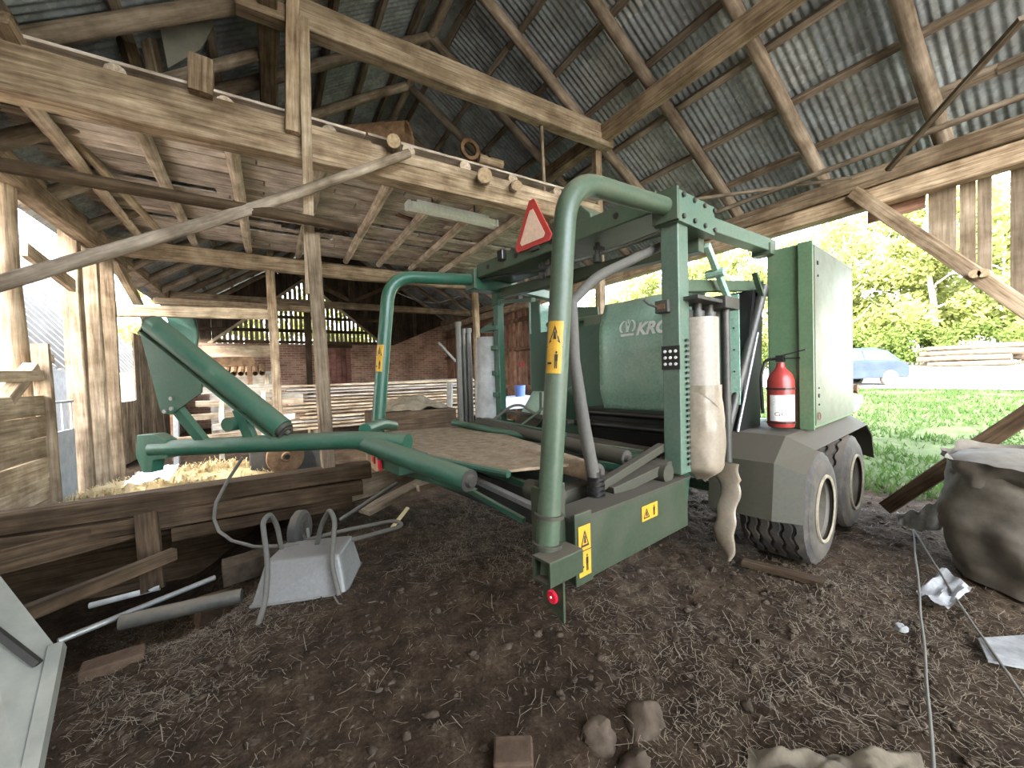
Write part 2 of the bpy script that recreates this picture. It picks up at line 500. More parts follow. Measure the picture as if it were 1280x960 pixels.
_seed = [0]
def timber(name, p0, p1, w, h, mat='beam', root=None, up=(0, 0, 1), rough=0.006, seg=0.5, bow=0.0, label=None, cat=None, group=None):
    """a sawn or hewn timber as one object, local X along its length, edges slightly uneven"""
    p0, p1 = V(p0), V(p1)
    L = (p1 - p0).length
    x, y, z = frame(p1 - p0, up)
    n = max(2, min(24, int(L / seg) + 1))
    _seed[0] += 1
    sd = _seed[0] * 1.37
    ch = min(w, h) * 0.08
    sec = [(-w / 2 + ch, -h / 2), (w / 2 - ch, -h / 2), (w / 2, -h / 2 + ch), (w / 2, h / 2 - ch),
           (w / 2 - ch, h / 2), (-w / 2 + ch, h / 2), (-w / 2, h / 2 - ch), (-w / 2, -h / 2 + ch)]
    vs, fs = [], []
    for k in range(n + 1):
        X = L * k / n
        bz = bow * math.sin(math.pi * k / n)
        for i, (a, b) in enumerate(sec):
            j = mnoise.noise(V(X * 0.9, i * 3.1, sd)) * rough * 2
            j2 = mnoise.noise(V(X * 0.9, i * 3.1 + 50, sd)) * rough * 2
            vs.append((X, a + j, b + j2 + bz))
    for k in range(n):
        for i in range(8):
            fs.append((k * 8 + i, (k + 1) * 8 + i, (k + 1) * 8 + (i + 1) % 8, k * 8 + (i + 1) % 8))
    fs += [tuple(range(8)), tuple(reversed(range(n * 8, n * 8 + 8)))]
    m = MB().add(vs, fs)
    mat4 = Matrix.Translation(p0) @ Matrix((x, y, z)).transposed().to_4x4()
    o = m.build(name, mat, None, matrix=mat4)
    if root is not None: hang(o, root)
    return tag(o, label, cat, group)

def log(name, p0, p1, r0, r1=None, mat='log', root=None, n=10, label=None, cat=None, group=None, bow=0.0, rough=0.05):
    r1 = r0 if r1 is None else r1
    p0, p1 = V(p0), V(p1)
    L = (p1 - p0).length
    x, y, z = frame(p1 - p0)
    k_n = max(3, min(20, int(L / 0.35) + 1))
    _seed[0] += 1
    sd = _seed[0] * 2.11
    vs, fs = [], []
    for k in range(k_n + 1):
        X = L * k / k_n
        r = r0 + (r1 - r0) * k / k_n
        oy = mnoise.noise(V(X * 0.5, sd, 0)) * r * 0.35
        oz = mnoise.noise(V(X * 0.5, sd, 9)) * r * 0.35 + bow * math.sin(math.pi * k / k_n)
        for i in range(n):
            a = 2 * math.pi * i / n
            rr = r * (1 + rough * mnoise.noise(V(X * 2, i * 2.3, sd)))
            vs.append((X, oy + math.cos(a) * rr, oz + math.sin(a) * rr))
    for k in range(k_n):
        for i in range(n):
            fs.append((k * n + i, (k + 1) * n + i, (k + 1) * n + (i + 1) % n, k * n + (i + 1) % n))
    fs += [tuple(range(n)), tuple(reversed(range(k_n * n, k_n * n + n)))]
    mat4 = Matrix.Translation(p0) @ Matrix((x, y, z)).transposed().to_4x4()
    o = MB().add(vs, fs).build(name, mat, None, smooth=True, angle=60, matrix=mat4)
    if root is not None: hang(o, root)
    return tag(o, label, cat, group)

def sstep(a, b, x):
    t = max(0.0, min(1.0, (x - a) / (b - a)))
    return t * t * (3 - 2 * t)

# ---------------------------------------------------------------- ground
def gz(s, t):
    """height of the trampled barn floor, with the dug-out gutter in front of the stall sill"""
    p = V(s, t, 0)
    z = 0.035 * mnoise.noise(p * 0.9) + 0.03 * mnoise.noise(p * 2.7 + V(3, 1, 0)) + 0.016 * mnoise.noise(p * 7.0)
    z += 0.05 * math.exp(-((s - 1.0) ** 2 + (t - 2.4) ** 2) / 0.6)
    pit = sstep(0.1, -0.9, s) * sstep(2.9, 3.7, t) * (1 - sstep(5.3, 5.7, t))
    z -= 0.55 * pit
    rut = math.exp(-((t - 2.0 - 0.13 * (s - 3.0)) / 0.25) ** 2) * sstep(4.2, 4.8, s)
    z -= 0.03 * rut
    if 0 < t < 4.8:
        k = 0.5 + mnoise.noise(V(s * .6, t * .6, 21))
        z += k * (0.03 * mnoise.noise(p * 11.0 + V(0, 0, 2)) + 0.016 * mnoise.noise(p * 26.0)) * (1 if s > -.2 - .25 * t else .35)
    return z - 0.01

def out_z(s, t):
    z = 0.55 * sstep(7.5, 20.0, s) + 0.75 * sstep(21.0, 32.0, s)
    z += (0.05 * mnoise.noise(V(s, t, 4) * 0.8) + 0.03 * mnoise.noise(V(s, t, 8) * 2.5)) * sstep(5.6, 7.0, s) * (1 - sstep(18, 21, s))
    return z

m = MB()
def floor_pt(u, w):
    s = -3.4 + u * 9.9; t = T0 + w * (T1 - T0)
    e = sstep(6.5, 6.0, s)
    return (s, t, gz(s, t) * e + (1 - e) * out_z(s, t))
for T0, T1, NS, NT in ((-4.0, 0.0, 100, 40), (0.0, 4.8, 400, 190), (4.8, 16.8, 120, 130)):
    m.grid(floor_pt, NS, NT)
floor = m.build('floor', 'dirt', smooth=True, angle=180, recalc=False)
tag(floor, 'trampled brown dirt floor strewn with straw', kind='structure')

m = MB()
def out_pt(u, w):
    s = 6.5 + (u ** 1.6) * 70; t = -45 + w * 110
    return (s, t, out_z(s, t) - (0.012 if s > 6.5 else 0))
m.grid(out_pt, 90, 120)
tag(m.build('ground_outside', 'turf', smooth=True, angle=180), 'green turf sloping up outside the barn door', kind='structure')
m = MB()
m.grid(lambda u, w: (19.4 + u * 11.5, -45 + w * 110, out_z(19.4 + u * 11.5, 0) + 0.03), 20, 60)
tag(m.build('road', 'road', smooth=True, angle=180), 'pale sunlit gravel road beyond the grass', kind='structure')
m = MB()
m.lohi((-60, -45, -0.3), (-3.4, 65, -0.06)); m.lohi((-3.4, -45, -0.3), (6.5, -4.0, -0.06)); m.lohi((-3.4, 16.8, -0.3), (6.5, 65, -0.06))
tag(m.build('ground_yard', 'yardsoil'), 'flat yard around the other sides of the barn', kind='structure')

# ---------------------------------------------------------------- roof
RID = (2.3, 6.78)
SL = 0.65
NRM = math.sqrt(1 + SL * SL)
def roof_z(s, off=0.0):
    return RID[1] - SL * abs(s - RID[0]) + off * NRM

def corr_mesh(width, length, pitch=0.083, amp=0.0105, ns=6):
    n = int(round(width / pitch)) * ns
    v, f = [], []
    for j, X in enumerate((0, length)):
        for i in range(n + 1):
            Y = width * i / n
            v.append((X, Y, amp * math.cos(2 * math.pi * Y / pitch)))
    for i in range(n):
        f.append((i, i + 1, n + 2 + i, n + 1 + i))
    mb = MB().add(v, f)
    return mb.mesh('roof_sheet', 'zinc', smooth=True, angle=180, recalc=False)

COLW, ROWL = 0.83, 1.88
sheet_me = corr_mesh(COLW + 0.083, ROWL + 0.12)
roofs = {}
for side, sg in (('right', 1), ('left', -1)):
    root = empty('ceiling_' + side, (RID[0] + sg * 2.1, 6.0, roof_z(RID[0] + sg * 2.1)))
    tag(root, ('galvanised corrugated roof slope over the open side of the barn' if sg > 0 else
               'galvanised corrugated roof slope over the loft side of the barn'), kind='structure')
    roofs[side] = root
    slen = 4.75 * NRM
    t0, t1 = -3.9, 16.9
    ncol = int((t1 - t0) / COLW)
    x = V(sg, 0, -SL).normalized()
    y = V(0, 1, 0)
    z = x.cross(y)
    if z.z < 0:
        z = -z
    base = Matrix((x, y, z)).transposed().to_4x4()
    for c in range(ncol):
        for r in range(3):
            o = bpy.data.objects.new('roof_sheet', sheet_me)
            COL.objects.link(o)
            lift = 0.175 + 0.006 * (2 - r) + 0.002 * (c % 2)
            p = V(RID[0] + sg * 0.02, t0 + c * COLW, RID[1]) + x * (r * ROWL) + z * lift
            tilt = Matrix.Rotation(R.uniform(-0.004, 0.004), 4, 'Z')
            o.matrix_basis = Matrix.Translation(p) @ base @ tilt
            hang(o, root)
    # round rafters and the battens on them
    for k in range(-4, 14):
        t = 1.25 + 1.15 * k
        if t > 16.6: continue
        s1 = RID[0] + sg * 4.75
        log('rafter', (RID[0] - sg * 0.05, t, roof_z(RID[0])), (s1, t + R.uniform(-.04, .04), roof_z(s1)), 0.07, 0.085, 'log', root, n=10)
    for k in range(8):
        s = RID[0] + sg * (0.28 + 0.61 * k)
        tt = t0
        while tt < t1 - 0.3:
            te = min(t1, tt + R.uniform(3.6, 5.2))
            off = 0.127
            timber('batten', (s + R.uniform(-.015, .015), tt, roof_z(s, off)), (s + R.uniform(-.015, .015), te, roof_z(s, off)), 0.085, 0.075, 'batten', root, up=z, seg=0.6, rough=0.008)
            tt = te
log('ridge_pole', (RID[0], -3.9, RID[1] - 0.02), (RID[0], 16.8, RID[1] - 0.02), 0.075, 0.07, 'log', label='round ridge pole running along the top of the dark roof', cat='pole')
m = MB()
m.prism([(RID[0] - 0.28, -3.9, RID[1] + 0.04), (RID[0], -3.9, RID[1] + 0.235), (RID[0] + 0.28, -3.9, RID[1] + 0.04), (RID[0], -3.9, RID[1] + 0.215)], (0, 20.8, 0))
tag(m.build('ridge_cap', 'zinc'), 'bent zinc cap along the roof ridge', kind='structure')

# ---------------------------------------------------------------- main timbers
timber('wall_plate', (6.6, -3.8, 3.84), (6.6, 16.5, 3.84), 0.22, 0.22, 'beam', label='long upper eaves beam above the open side of the barn', cat='beam', seg=0.9)
timber('wall_plate', (6.62, -3.8, 3.60), (6.62, 16.5, 3.60), 0.20, 0.23, 'beam', label='long lower eaves beam directly above the daylight opening', cat='beam', seg=0.9)
timber('outer_header_board', (6.735, 1.42, 3.42), (6.735, 1.95, 3.42), 0.03, 0.16, 'redboard', label='short red-brown board under the eaves beam beside the diagonal brace', cat='board')
log('hanging_pole', (6.05, -3.6, 3.93), (6.0, 4.6, 3.93), 0.035, 0.03, 'log', label='thin straight pole running below the rafters near the eaves', cat='pole')
log('hanging_pole', (5.600, 3.736, 4.106), (6.300, 1.974, 3.839), 0.028, 0.02, 'log', label='short pale pole crossing under the rafters above the machine', cat='pole')
timber('diagonal_lath', (6.350, 1.651, 3.803), (5.000, 0.525, 4.108), 0.05, 0.04, 'batten', label='thin slanting lath nailed under the roof at far right', cat='lath')
timber('purlin_plate', (4.5, -3.8, 5.15), (4.5, 16.5, 5.15), 0.17, 0.22, 'beam', label='long timber carrying the rafters halfway up the open roof slope', cat='beam', seg=0.9)
timber('purlin_plate', (0.1, -3.8, 5.15), (0.1, 16.5, 5.15), 0.17, 0.22, 'beam', label='long timber carrying the rafters above the loft', cat='beam', seg=0.9)
timber('collar_beam', (-0.15, 4.5, 5.22), (4.62, 4.5, 5.22), 0.20, 0.15, 'beam_pale', label='pale hewn collar beam crossing high above the machine, upper of two', cat='beam')
timber('collar_beam', (-0.15, 4.47, 5.06), (4.66, 4.47, 5.06), 0.17, 0.17, 'beam_pale', label='pale hewn collar beam crossing high above the machine, lower of two', cat='beam')
timber('collar_beam', (-0.1, 9.0, 5.06), (4.6, 9.0, 5.06), 0.17, 0.2, 'beam', label='dark collar beam above the far end of the loft', cat='beam')
timber('collar_beam', (-0.1, 13.5, 5.06), (4.6, 13.5, 5.06), 0.17, 0.2, 'beam', label='farthest collar beam under the dark roof', cat='beam')
timber('post', (4.55, 4.62, 0.0), (4.53, 4.62, 4.98), 0.12, 0.12, 'beam', label='timber post standing behind the wrapper under the purlin plate', cat='post')
timber('post', (4.5, 9.0, 0.0), (4.5, 9.0, 4.98), 0.14, 0.14, 'beam', label='timber post at the far end of the loft behind the grey tubes', cat='post')
log('hanging_stick', (3.362, 4.500, 5.058), (3.431, 4.550, 3.980), 0.026, 0.022, 'beam_pale', label='thin upright stick hanging from the pale collar beam', cat='stick')
# loft edge beam (double) and far loft beam
timber('tie_beam', (-2.35, 4.5, 3.80), (4.5, 4.5, 3.80), 0.22, 0.20, 'beam', label='heavy hewn tie beam along the near edge of the loft, lower log', cat='beam', rough=0.02)
timber('tie_beam', (-2.35, 4.53, 3.985), (1.02, 4.53, 3.985), 0.20, 0.18, 'beam', label='shorter upper timber on the left of the loft edge beam', cat='beam', rough=0.014)
timber('tie_beam', (1.02, 4.51, 3.98), (4.4, 4.51, 3.98), 0.16, 0.15, 'beam_pale', label='shorter upper timber on the right of the loft edge beam', cat='beam', rough=0.014)
timber('tie_beam', (-2.35, 9.0, 3.83), (5.9, 9.0, 3.83), 0.2, 0.26, 'beam_pale', label='pale tie beam under the far edge of the loft', cat='beam', rough=0.012, bow=-0.05)
timber('tie_beam', (-2.3, 9.35, 2.80), (0.1, 9.35, 2.86), 0.16, 0.2, 'beam_pale', label='short horizontal beam above the tilted green roller', cat='beam')
timber('tie_beam', (-2.3, 12.4, 3.5), (1.2, 12.4, 3.5), 0.14, 0.16, 'beam', label='far short beam below the left roof slope', cat='beam')
timber('tie_beam', (-2.3, 13.5, 3.85), (6.5, 13.5, 3.85), 0.18, 0.2, 'beam', label='far tie beam in front of the slatted gable', cat='beam')
timber('post', (0.1, 9.0, 0.0), (0.06, 9.0, 3.7), 0.15, 0.15, 'beam', label='timber post in the middle of the barn behind the green drawbar', cat='post')
timber('post', (2.3, 13.5, 3.9), (2.3, 13.5, 5.0), 0.14, 0.14, 'beam_dark', label='short dark king post on the far tie beam', cat='post')
timber('post', (1.0, 13.5, 0.0), (1.0, 13.5, 3.8), 0.16, 0.16, 'beam_dark', label='far dark post under the tie beam by the slatted gable', cat='post')
for (x0, x1, y0, lab) in ((2.3, 4.3, 13.5, 'dark brace right of the far king post'), (2.3, 0.3, 13.5, 'dark brace left of the far king post')):
    timber('brace', (x0, y0, 3.98), (x1, y0, 5.0), 0.12, 0.12, 'beam_dark', label=lab, cat='brace')
# near post in two pieces
timber('post', (0.47, 4.36, 0.40), (0.40, 4.36, 2.95), 0.13, 0.12, 'beam', label='tall near post standing behind the green drawbar, lower piece', cat='post', rough=0.01)
timber('post', (0.36, 4.33, 2.35), (0.40, 4.33, 5.02), 0.055, 0.09, 'beam_pale', label='pale split board nailed to the near post, reaching the roof', cat='post', rough=0.008)
timber('post', (0.27, 4.38, 3.9), (0.33, 4.38, 5.6), 0.12, 0.12, 'beam', label='upper post standing on the loft edge beam', cat='post', rough=0.01)
log('pole', (-1.636, 4.050, 2.148), (1.371, 4.220, 3.928), 0.052, 0.045, 'log', label='round pole slanting up to the right across the loft front', cat='pole', bow=-0.03)
log('pole', (-1.640, 4.150, 3.053), (0.783, 4.150, 2.998), 0.05, 0.045, 'beam_dark', label='dark level round pole hanging below the loft', cat='pole')
# left wall plates and posts
timber('wall_plate', (-2.3, -3.5, 3.86), (-2.3, 16.5, 3.86), 0.2, 0.22, 'beam', label='upper eaves beam on the left side of the barn', cat='beam', seg=0.9)
timber('wall_plate', (-2.14, -3.5, 3.62), (-2.14, 9.3, 3.62), 0.18, 0.22, 'beam', label='lower eaves beam on the left side of the barn', cat='beam', seg=0.9)
log('post', (-2.2, 5.95, 0), (-2.22, 5.95, 3.75), 0.13, 0.12, 'beam', label='round post at the far left edge above the plank stall', cat='post')
timber('post', (-2.280, 7.787, 1.880)[:2] + (0.0,), (-2.3, (-2.280, 7.787, 1.880)[1], 3.75), 0.16, 0.19, 'beam', label='left timber of the double post by the grey gate', cat='post')
timber('post', (-2.200, 8.132, 1.896)[:2] + (0.0,), (-2.22, (-2.200, 8.132, 1.896)[1], 3.65), 0.17, 0.2, 'beam_pale', label='right timber of the double post by the grey gate', cat='post', rough=0.015)
timber('post', (-2.100, 8.485, 1.912)[:2] + (0.0,), (-2.12, (-2.100, 8.485, 1.912)[1], 3.7), 0.08, 0.16, 'beam', label='weathered board post beside the double post', cat='post')
timber('brace', (-2.1, 8.5, 3.7), (-2.1, 11.2, 2.6), 0.1, 0.14, 'beam_pale', label='ragged pale brace falling away behind the double post', cat='brace', rough=0.02)
timber('brace', (-2.2, 6.3, 3.0), (-2.2, 7.5, 2.85), 0.06, 0.16, 'beam', label='short red-brown rail between the two left posts', cat='rail')
log('slanting_pole', (-1.862, 5.600, 4.347), (-1.333, 7.600, 3.758), 0.055, 0.045, 'beam_pale', label='pale round pole slanting down behind the loft edge at left', cat='pole')
for i, (a, b) in enumerate((((-1.521, 4.900, 3.975), (-1.548, 4.300, 4.160)), ((-0.974, 5.000, 4.407), (-1.131, 5.200, 5.119)), ((-0.876, 5.300, 4.599), (-0.941, 5.200, 5.167)))):
    timber('loft_strut', a, b, 0.1, 0.1, ('beam', 'beam_dark', 'beam_pale')[i], label=('leftmost strut above the loft edge beam', 'dark strut of the pair above the loft at upper left', 'pale strut of the pair above the loft at upper left')[i], cat='strut')
timber('rail', (-2.016, 5.600, 4.950), (-1.177, 5.600, 4.912), 0.05, 0.05, 'beam_pale', label='pale thin rail above the loft at upper left', cat='rail')
m = MB(); m.prism([(-0.797, 4.950, 5.072), (-0.427, 4.950, 5.317), (-0.352, 4.950, 5.116), (-0.478, 4.950, 4.813), (-0.731, 4.950, 4.538)], (0, 0.03, 0))
tag(m.build('grey_sheet', 'panelgrey'), 'pale grey sheet standing in the loft at upper left', 'sheet')
log('cross_pole', (-0.811, 4.700, 4.200), (0.191, 5.300, 5.327), 0.05, 0.06, 'log', label='round pole on the loft edge below the left roof sheets', cat='pole')
timber('block', (-0.423, 4.450, 4.369), (-0.435, 4.450, 4.055), 0.2, 0.16, 'beam', label='square timber block standing on the loft edge beam', cat='block')

# ---------------------------------------------------------------- loft floor: joists and boards
loft = empty('ceiling_loft', (1.0, 6.75, 4.2))
tag(loft, 'loft floor of grey-brown boards on round joists seen from below', kind='structure')
for s in (-1.75, -1.0, -0.25, 0.62, 1.45, 2.15, 2.85, 3.6):
    log('joist', (s, 4.46, 3.965 + (0.13 if s > 1 else 0.10)), (s + R.uniform(-.1, .1), 9.15, 4.06), 0.075, 0.06, 'joist', loft)
t = 4.45
while t < 9.1:
    w = R.uniform(0.13, 0.2)
    s0 = -2.4
    while s0 < 4.3:
        s1 = min(4.45, s0 + R.uniform(1.8, 3.6))
        if R.random() > 0.04:
            timber('board', (s0 + 0.01, t + w / 2, 4.165 + R.uniform(-.008, .008)), (s1 - 0.01, t + w / 2 + R.uniform(-.012, .012), 4.165 + R.uniform(-.008, .008)), w * 0.955, 0.025, 'loftboard', loft, rough=0.004, seg=0.8)
        s0 = s1
    t += w
timber('red_board', (1.828, 6.388, 4.140), (2.182, 6.503, 4.140), .1, .02, 'redboard', loft)
# cut log ends poking out over the loft edge beam
for i, (p, q, r) in enumerate((((1.211, 4.250, 4.035), (1.42, 4.95, 4.17), 0.075), ((2.252, 4.150, 3.874), (2.62, 4.95, 4.17), 0.09), ((2.745, 4.200, 3.883), (3.05, 4.95, 4.17), 0.065), ((3.410, 4.200, 3.442), (3.75, 4.9, 3.98), 0.07))):
    o = log('log_piece', p, q, r, r, 'log', label=('leftmost cut log end on the loft edge, beside the rusty pipe', 'thickest cut log end on the loft edge', 'small cut log end at the right end of the loft', 'cut log end just above the green top frame')[i], cat='log')
    d = (V(p) - V(q)).normalized()
    hang(MB().cyl(V(p) - d * 0.002, V(p) + d * 0.004, r * 0.93, n=12).build('cut_face', 'endgrain'), o)

# ---------------------------------------------------------------- right wall: boards by the door, brace, far boarding
wr = empty('wall_right', (6.75, 6, 0))
tag(wr, 'barn side wall with grey boards beside the wide open doorway', kind='structure')
bl = [(1.397, 1.175), (1.148, 1.03), (1.018, 0.915), (0.79, 0.62), (0.60, 0.42), (0.41, 0.24), (0.22, 0.05)]
t = 0.04
while t > -3.7:
    bl.append((t, t - 0.17)); t -= 0.19
def brace_z(t):
    return 2.015 + (t - 0.674) * (3.646 - 2.015) / (1.958 - 0.674)
for ta, tb in bl:
    za, zb = (max(0, brace_z(ta) - 0.02), max(0, brace_z(tb) - 0.02)) if tb > -0.3 else (0, 0)
    m = MB(); m.prism([(za, ta, 0), (3.9, ta, 0), (3.9, tb, 0), (zb, tb, 0)], (0, 0, -0.025))
    hang(m.build('board', 'greyboard', matrix=Matrix(((0, 0, -1, 6.74), (0, 1, 0, 0), (1, 0, 0, 0), (0, 0, 0, 1)))), wr)
timber('brace', (6.52, 2.02, 3.72), (6.52, -0.6, 0.4), 0.14, 0.15, 'beam', label='thick diagonal brace beside the open doorway', cat='brace')
for k, p in enumerate(((6.360, 0.980, 2.416), (6.360, 0.920, 2.411))):
    log('peg', p, (6.60, p[1] - 0.0, p[2]), 0.045, 0.045, 'endgrain', label=('left of two round log ends on the diagonal brace', 'right of two round log ends on the diagonal brace')[k], cat='log')
timber('post', (6.6, -0.7, 0.0), (6.6, -0.7, 3.5), 0.2, 0.2, 'beam', label='door post at the near side of the opening', cat='post')
timber('post', (6.62, 9.4, 0.0), (6.62, 9.4, 3.5), 0.18, 0.18, 'redboard', label='door post at the far side of the opening', cat='post')
t = 9.3
while t < 16.6:
    w = R.uniform(0.17, 0.24)
    timber('board', (6.75, t + w / 2, 0), (6.75, t + w / 2, 4.0), 0.025, w * 0.93, 'redboard', wr, up=(0, 1, 0), seg=2)
    t += w
for z in (1.1, 2.3, 3.2):
    timber('rail', (6.66, 9.3, z), (6.66, 16.5, z), 0.08, 0.12, 'redboard', wr, seg=2)
for t in (10.7, 12.0, 13.4, 14.9):
    timber('stud', (6.66, t, 0), (6.66, t, 3.5), 0.1, 0.14, 'redboard', wr, up=(0, 1, 0), seg=1)

# ---------------------------------------------------------------- back wall: brick, door, slats
m = MB()
m.prism([(-3.4, 16.5, 0), (-3.4, 16.5, 2.86), (4.4, 16.5, 2.86), (6.85, 16.5, 3.9), (6.85, 16.5, 0)], (0, 0.25, 0))
wb = m.build('wall_back', 'brickwall')
tag(wb, 'old red-brown brick wall at the far end of the barn', kind='structure')
d0 = empty('door_1', (2.15, 16.46, 0)); tag(d0, 'faded red and grey plank door in the brick wall', kind='structure')
for k in range(6):
    x0 = 1.62 + k * 0.178
    m = MB(); m.lohi((x0, 16.40, 0.02), (x0 + 0.17, 16.45, 2.72)); hang(m.build('plank', 'doorred', bev=0.004), d0)
hang(MB().lohi((1.55, 16.42, 2.72), (2.75, 16.5, 2.86)).build('lintel', 'beam_dark'), d0)
wg = empty('wall_gable', (1.2, 16.7, 2.9)); tag(wg, 'slatted far gable letting daylight through between its boards', kind='structure')
def tri_z(s):
    return 5.25 - 0.83 * abs(s - 1.15)
s = -2.6
while s < 6.7:
    top = roof_z(s + 0.06, 0.1)
    zt = tri_z(s + 0.06)
    if 2.95 < zt:
        timber('slat', (s + 0.05, 16.66, 2.86), (s + 0.05, 16.66, zt), 0.022, 0.105, 'greyboard', wg, up=(1, 0, 0), seg=3)
    lo = max(zt, 2.86 if s < 4.4 else 2.86 + (s - 4.4) * 0.42)
    if top > lo + 0.05:
        timber('gable_dark_fill', (s + 0.075, 16.68, lo), (s + 0.075, 16.68, top), 0.03, 0.155, 'darkboard', wg, up=(1, 0, 0), seg=3)  # dark boards stand in for the dark roof underside above the slats
    s += 0.155
for z in (2.93, 3.35, 3.85):
    timber('rail', (-2.6, 16.6, z), (4.2, 16.6, z), 0.07, 0.11, 'beam_dark', wg, seg=2)
for sg in (-1, 1):
    timber('gable_trim', (1.15, 16.58, 5.25), (1.15 + sg * 2.9, 16.58, 5.25 - 0.83 * 2.9), 0.06, 0.09, 'beam_pale', wg, seg=1)
# left wall, low boards between posts and the far part
wl = empty('wall_left', (-2.4, 6, 0)); tag(wl, 'open left side of the barn with rough boards', kind='structure')
t = 9.6
while t < 16.5:
    w = R.uniform(0.16, 0.24)
    timber('board', (-2.42, t + w / 2, 0), (-2.42, t + w / 2, 2.6 if t > 11 else 1.2), 0.025, w * 0.93, 'greyboard', wl, up=(0, 1, 0), seg=2)
    t += w
t = 4.3  # low boards added to block daylight from the gutter
while t < 6.4:
    w = R.uniform(0.18, 0.24)
    timber('board', (-2.43, t + w / 2, -.6), (-2.43, t + w / 2, .9), 0.025, w * 0.99, 'darkboard', wl, up=(0, 1, 0), seg=2)
    t += w
t = -3.8
while t < 4.2:
    w = R.uniform(0.18, 0.24)
    timber('board', (-2.42, t + w / 2, -.6), (-2.42, t + w / 2, 3.8), 0.025, w * 0.95, 'greyboard', wl, up=(0, 1, 0), seg=2)
    t += w

wf = empty('wall_front_added', (0, -3.85, 0)); tag(wf, 'unseen boarded end wall added behind the camera, its openings set to shape the light', kind='structure')  # unseen wall added to darken the foreground; gable left open to light the beams
s = -2.5
while s < 6.8:
    w = 0.24
    z0 = 3.2 if 0.6 < s < 5.6 else 0.0
    timber('board', (s + w / 2, -3.85, z0), (s + w / 2, -3.85, 3.62), 0.03, w * 0.97, 'greyboard', wf, up=(1, 0, 0), seg=3)
    s += w
timber('door_lintel', (0.4, -3.78, 3.25), (5.9, -3.78, 3.25), 0.12, 0.18, 'beam', wf)

# ---------------------------------------------------------------- the bale wrapper
# local frame: X forward (towards the doorway), Y to the machine's left, Z up
W = empty('bale_wrapper', (3.059, 2.813, 0.0), 0.13090)
tag(W, 'big green trailed bale wrapper parked in the barn', 'bale wrapper')
def part(m, name, mat, parent=None, **k):
    return m.build(name, mat, parent or W, **k)
def bolts(parent, pts, d, r=0.016, h=0.014, mat='darksteel'):
    for p in pts:
        m = MB(); m.cyl(p, V(p) + V(d) * h, r, n=6)
        m.build('bolt', mat, parent)

def sticker(parent, fn, w, h, kind):
    """yellow warning sticker; fn(u, v, lift) places a point of its face"""
    base = MB()
    base.grid(lambda u, v: fn((u - .5) * w, (v - .5) * h, 0.002), 6, 2)
    st = base.build('warning_sticker', 'yellow', parent, recalc=False)
    ink = MB()
    def poly(pts, lift=0.0035):
        ink.add([fn(a * w, b * h, lift) for a, b in pts], [tuple(range(len(pts)))])
    def tri(cx, cy, sx, sy):
        o = [(cx, cy + sy), (cx - sx, cy - sy), (cx + sx, cy - sy)]
        i = [(cx, cy + sy * .58), (cx - sx * .66, cy - sy * .76), (cx + sx * .66, cy - sy * .76)]
        for k in range(3):
            poly([o[k], o[(k + 1) % 3], i[(k + 1) % 3], i[k]])
        poly([(cx - sx * .12, cy + sy * .25), (cx + sx * .12, cy + sy * .25), (cx + sx * .3, cy - sy * .6), (cx - sx * .2, cy - sy * .6)])
    def man(cx, cy, sx, sy):
        poly([(cx + sx * .3 * math.cos(a * .785), cy + sy * .8 + sy * .17 * math.sin(a * .785)) for a in range(8)])
        poly([(cx - sx * .5, cy + sy * .6), (cx + sx * .5, cy + sy * .6), (cx + sx * .45, cy - sy * .15), (cx - sx * .45, cy - sy * .15)])
        poly([(cx - sx * .4, cy - sy * .15), (cx - sx * .05, cy - sy * .15), (cx - sx * .1, cy - sy), (cx - sx * .4, cy - sy)])
        poly([(cx + sx * .05, cy - sy * .15), (cx + sx * .4, cy - sy * .15), (cx + sx * .4, cy - sy), (cx + sx * .1, cy - sy)])
    if kind == 'tall':
        tri(0, .25, .36, .17)
        poly([(-.5, .015), (.5, .015), (.5, -.005), (-.5, -.005)])
        man(.16, -.24, .2, .17)
        poly([(-.38, -.29), (-.1, -.29), (-.1, -.33), (-.38, -.33)])
    else:
        tri(-.22, 0, .2, .34)
        man(.26, 0, .12, .34)
    ink.build('pictogram', 'ink', parent, recalc=False)
    return st

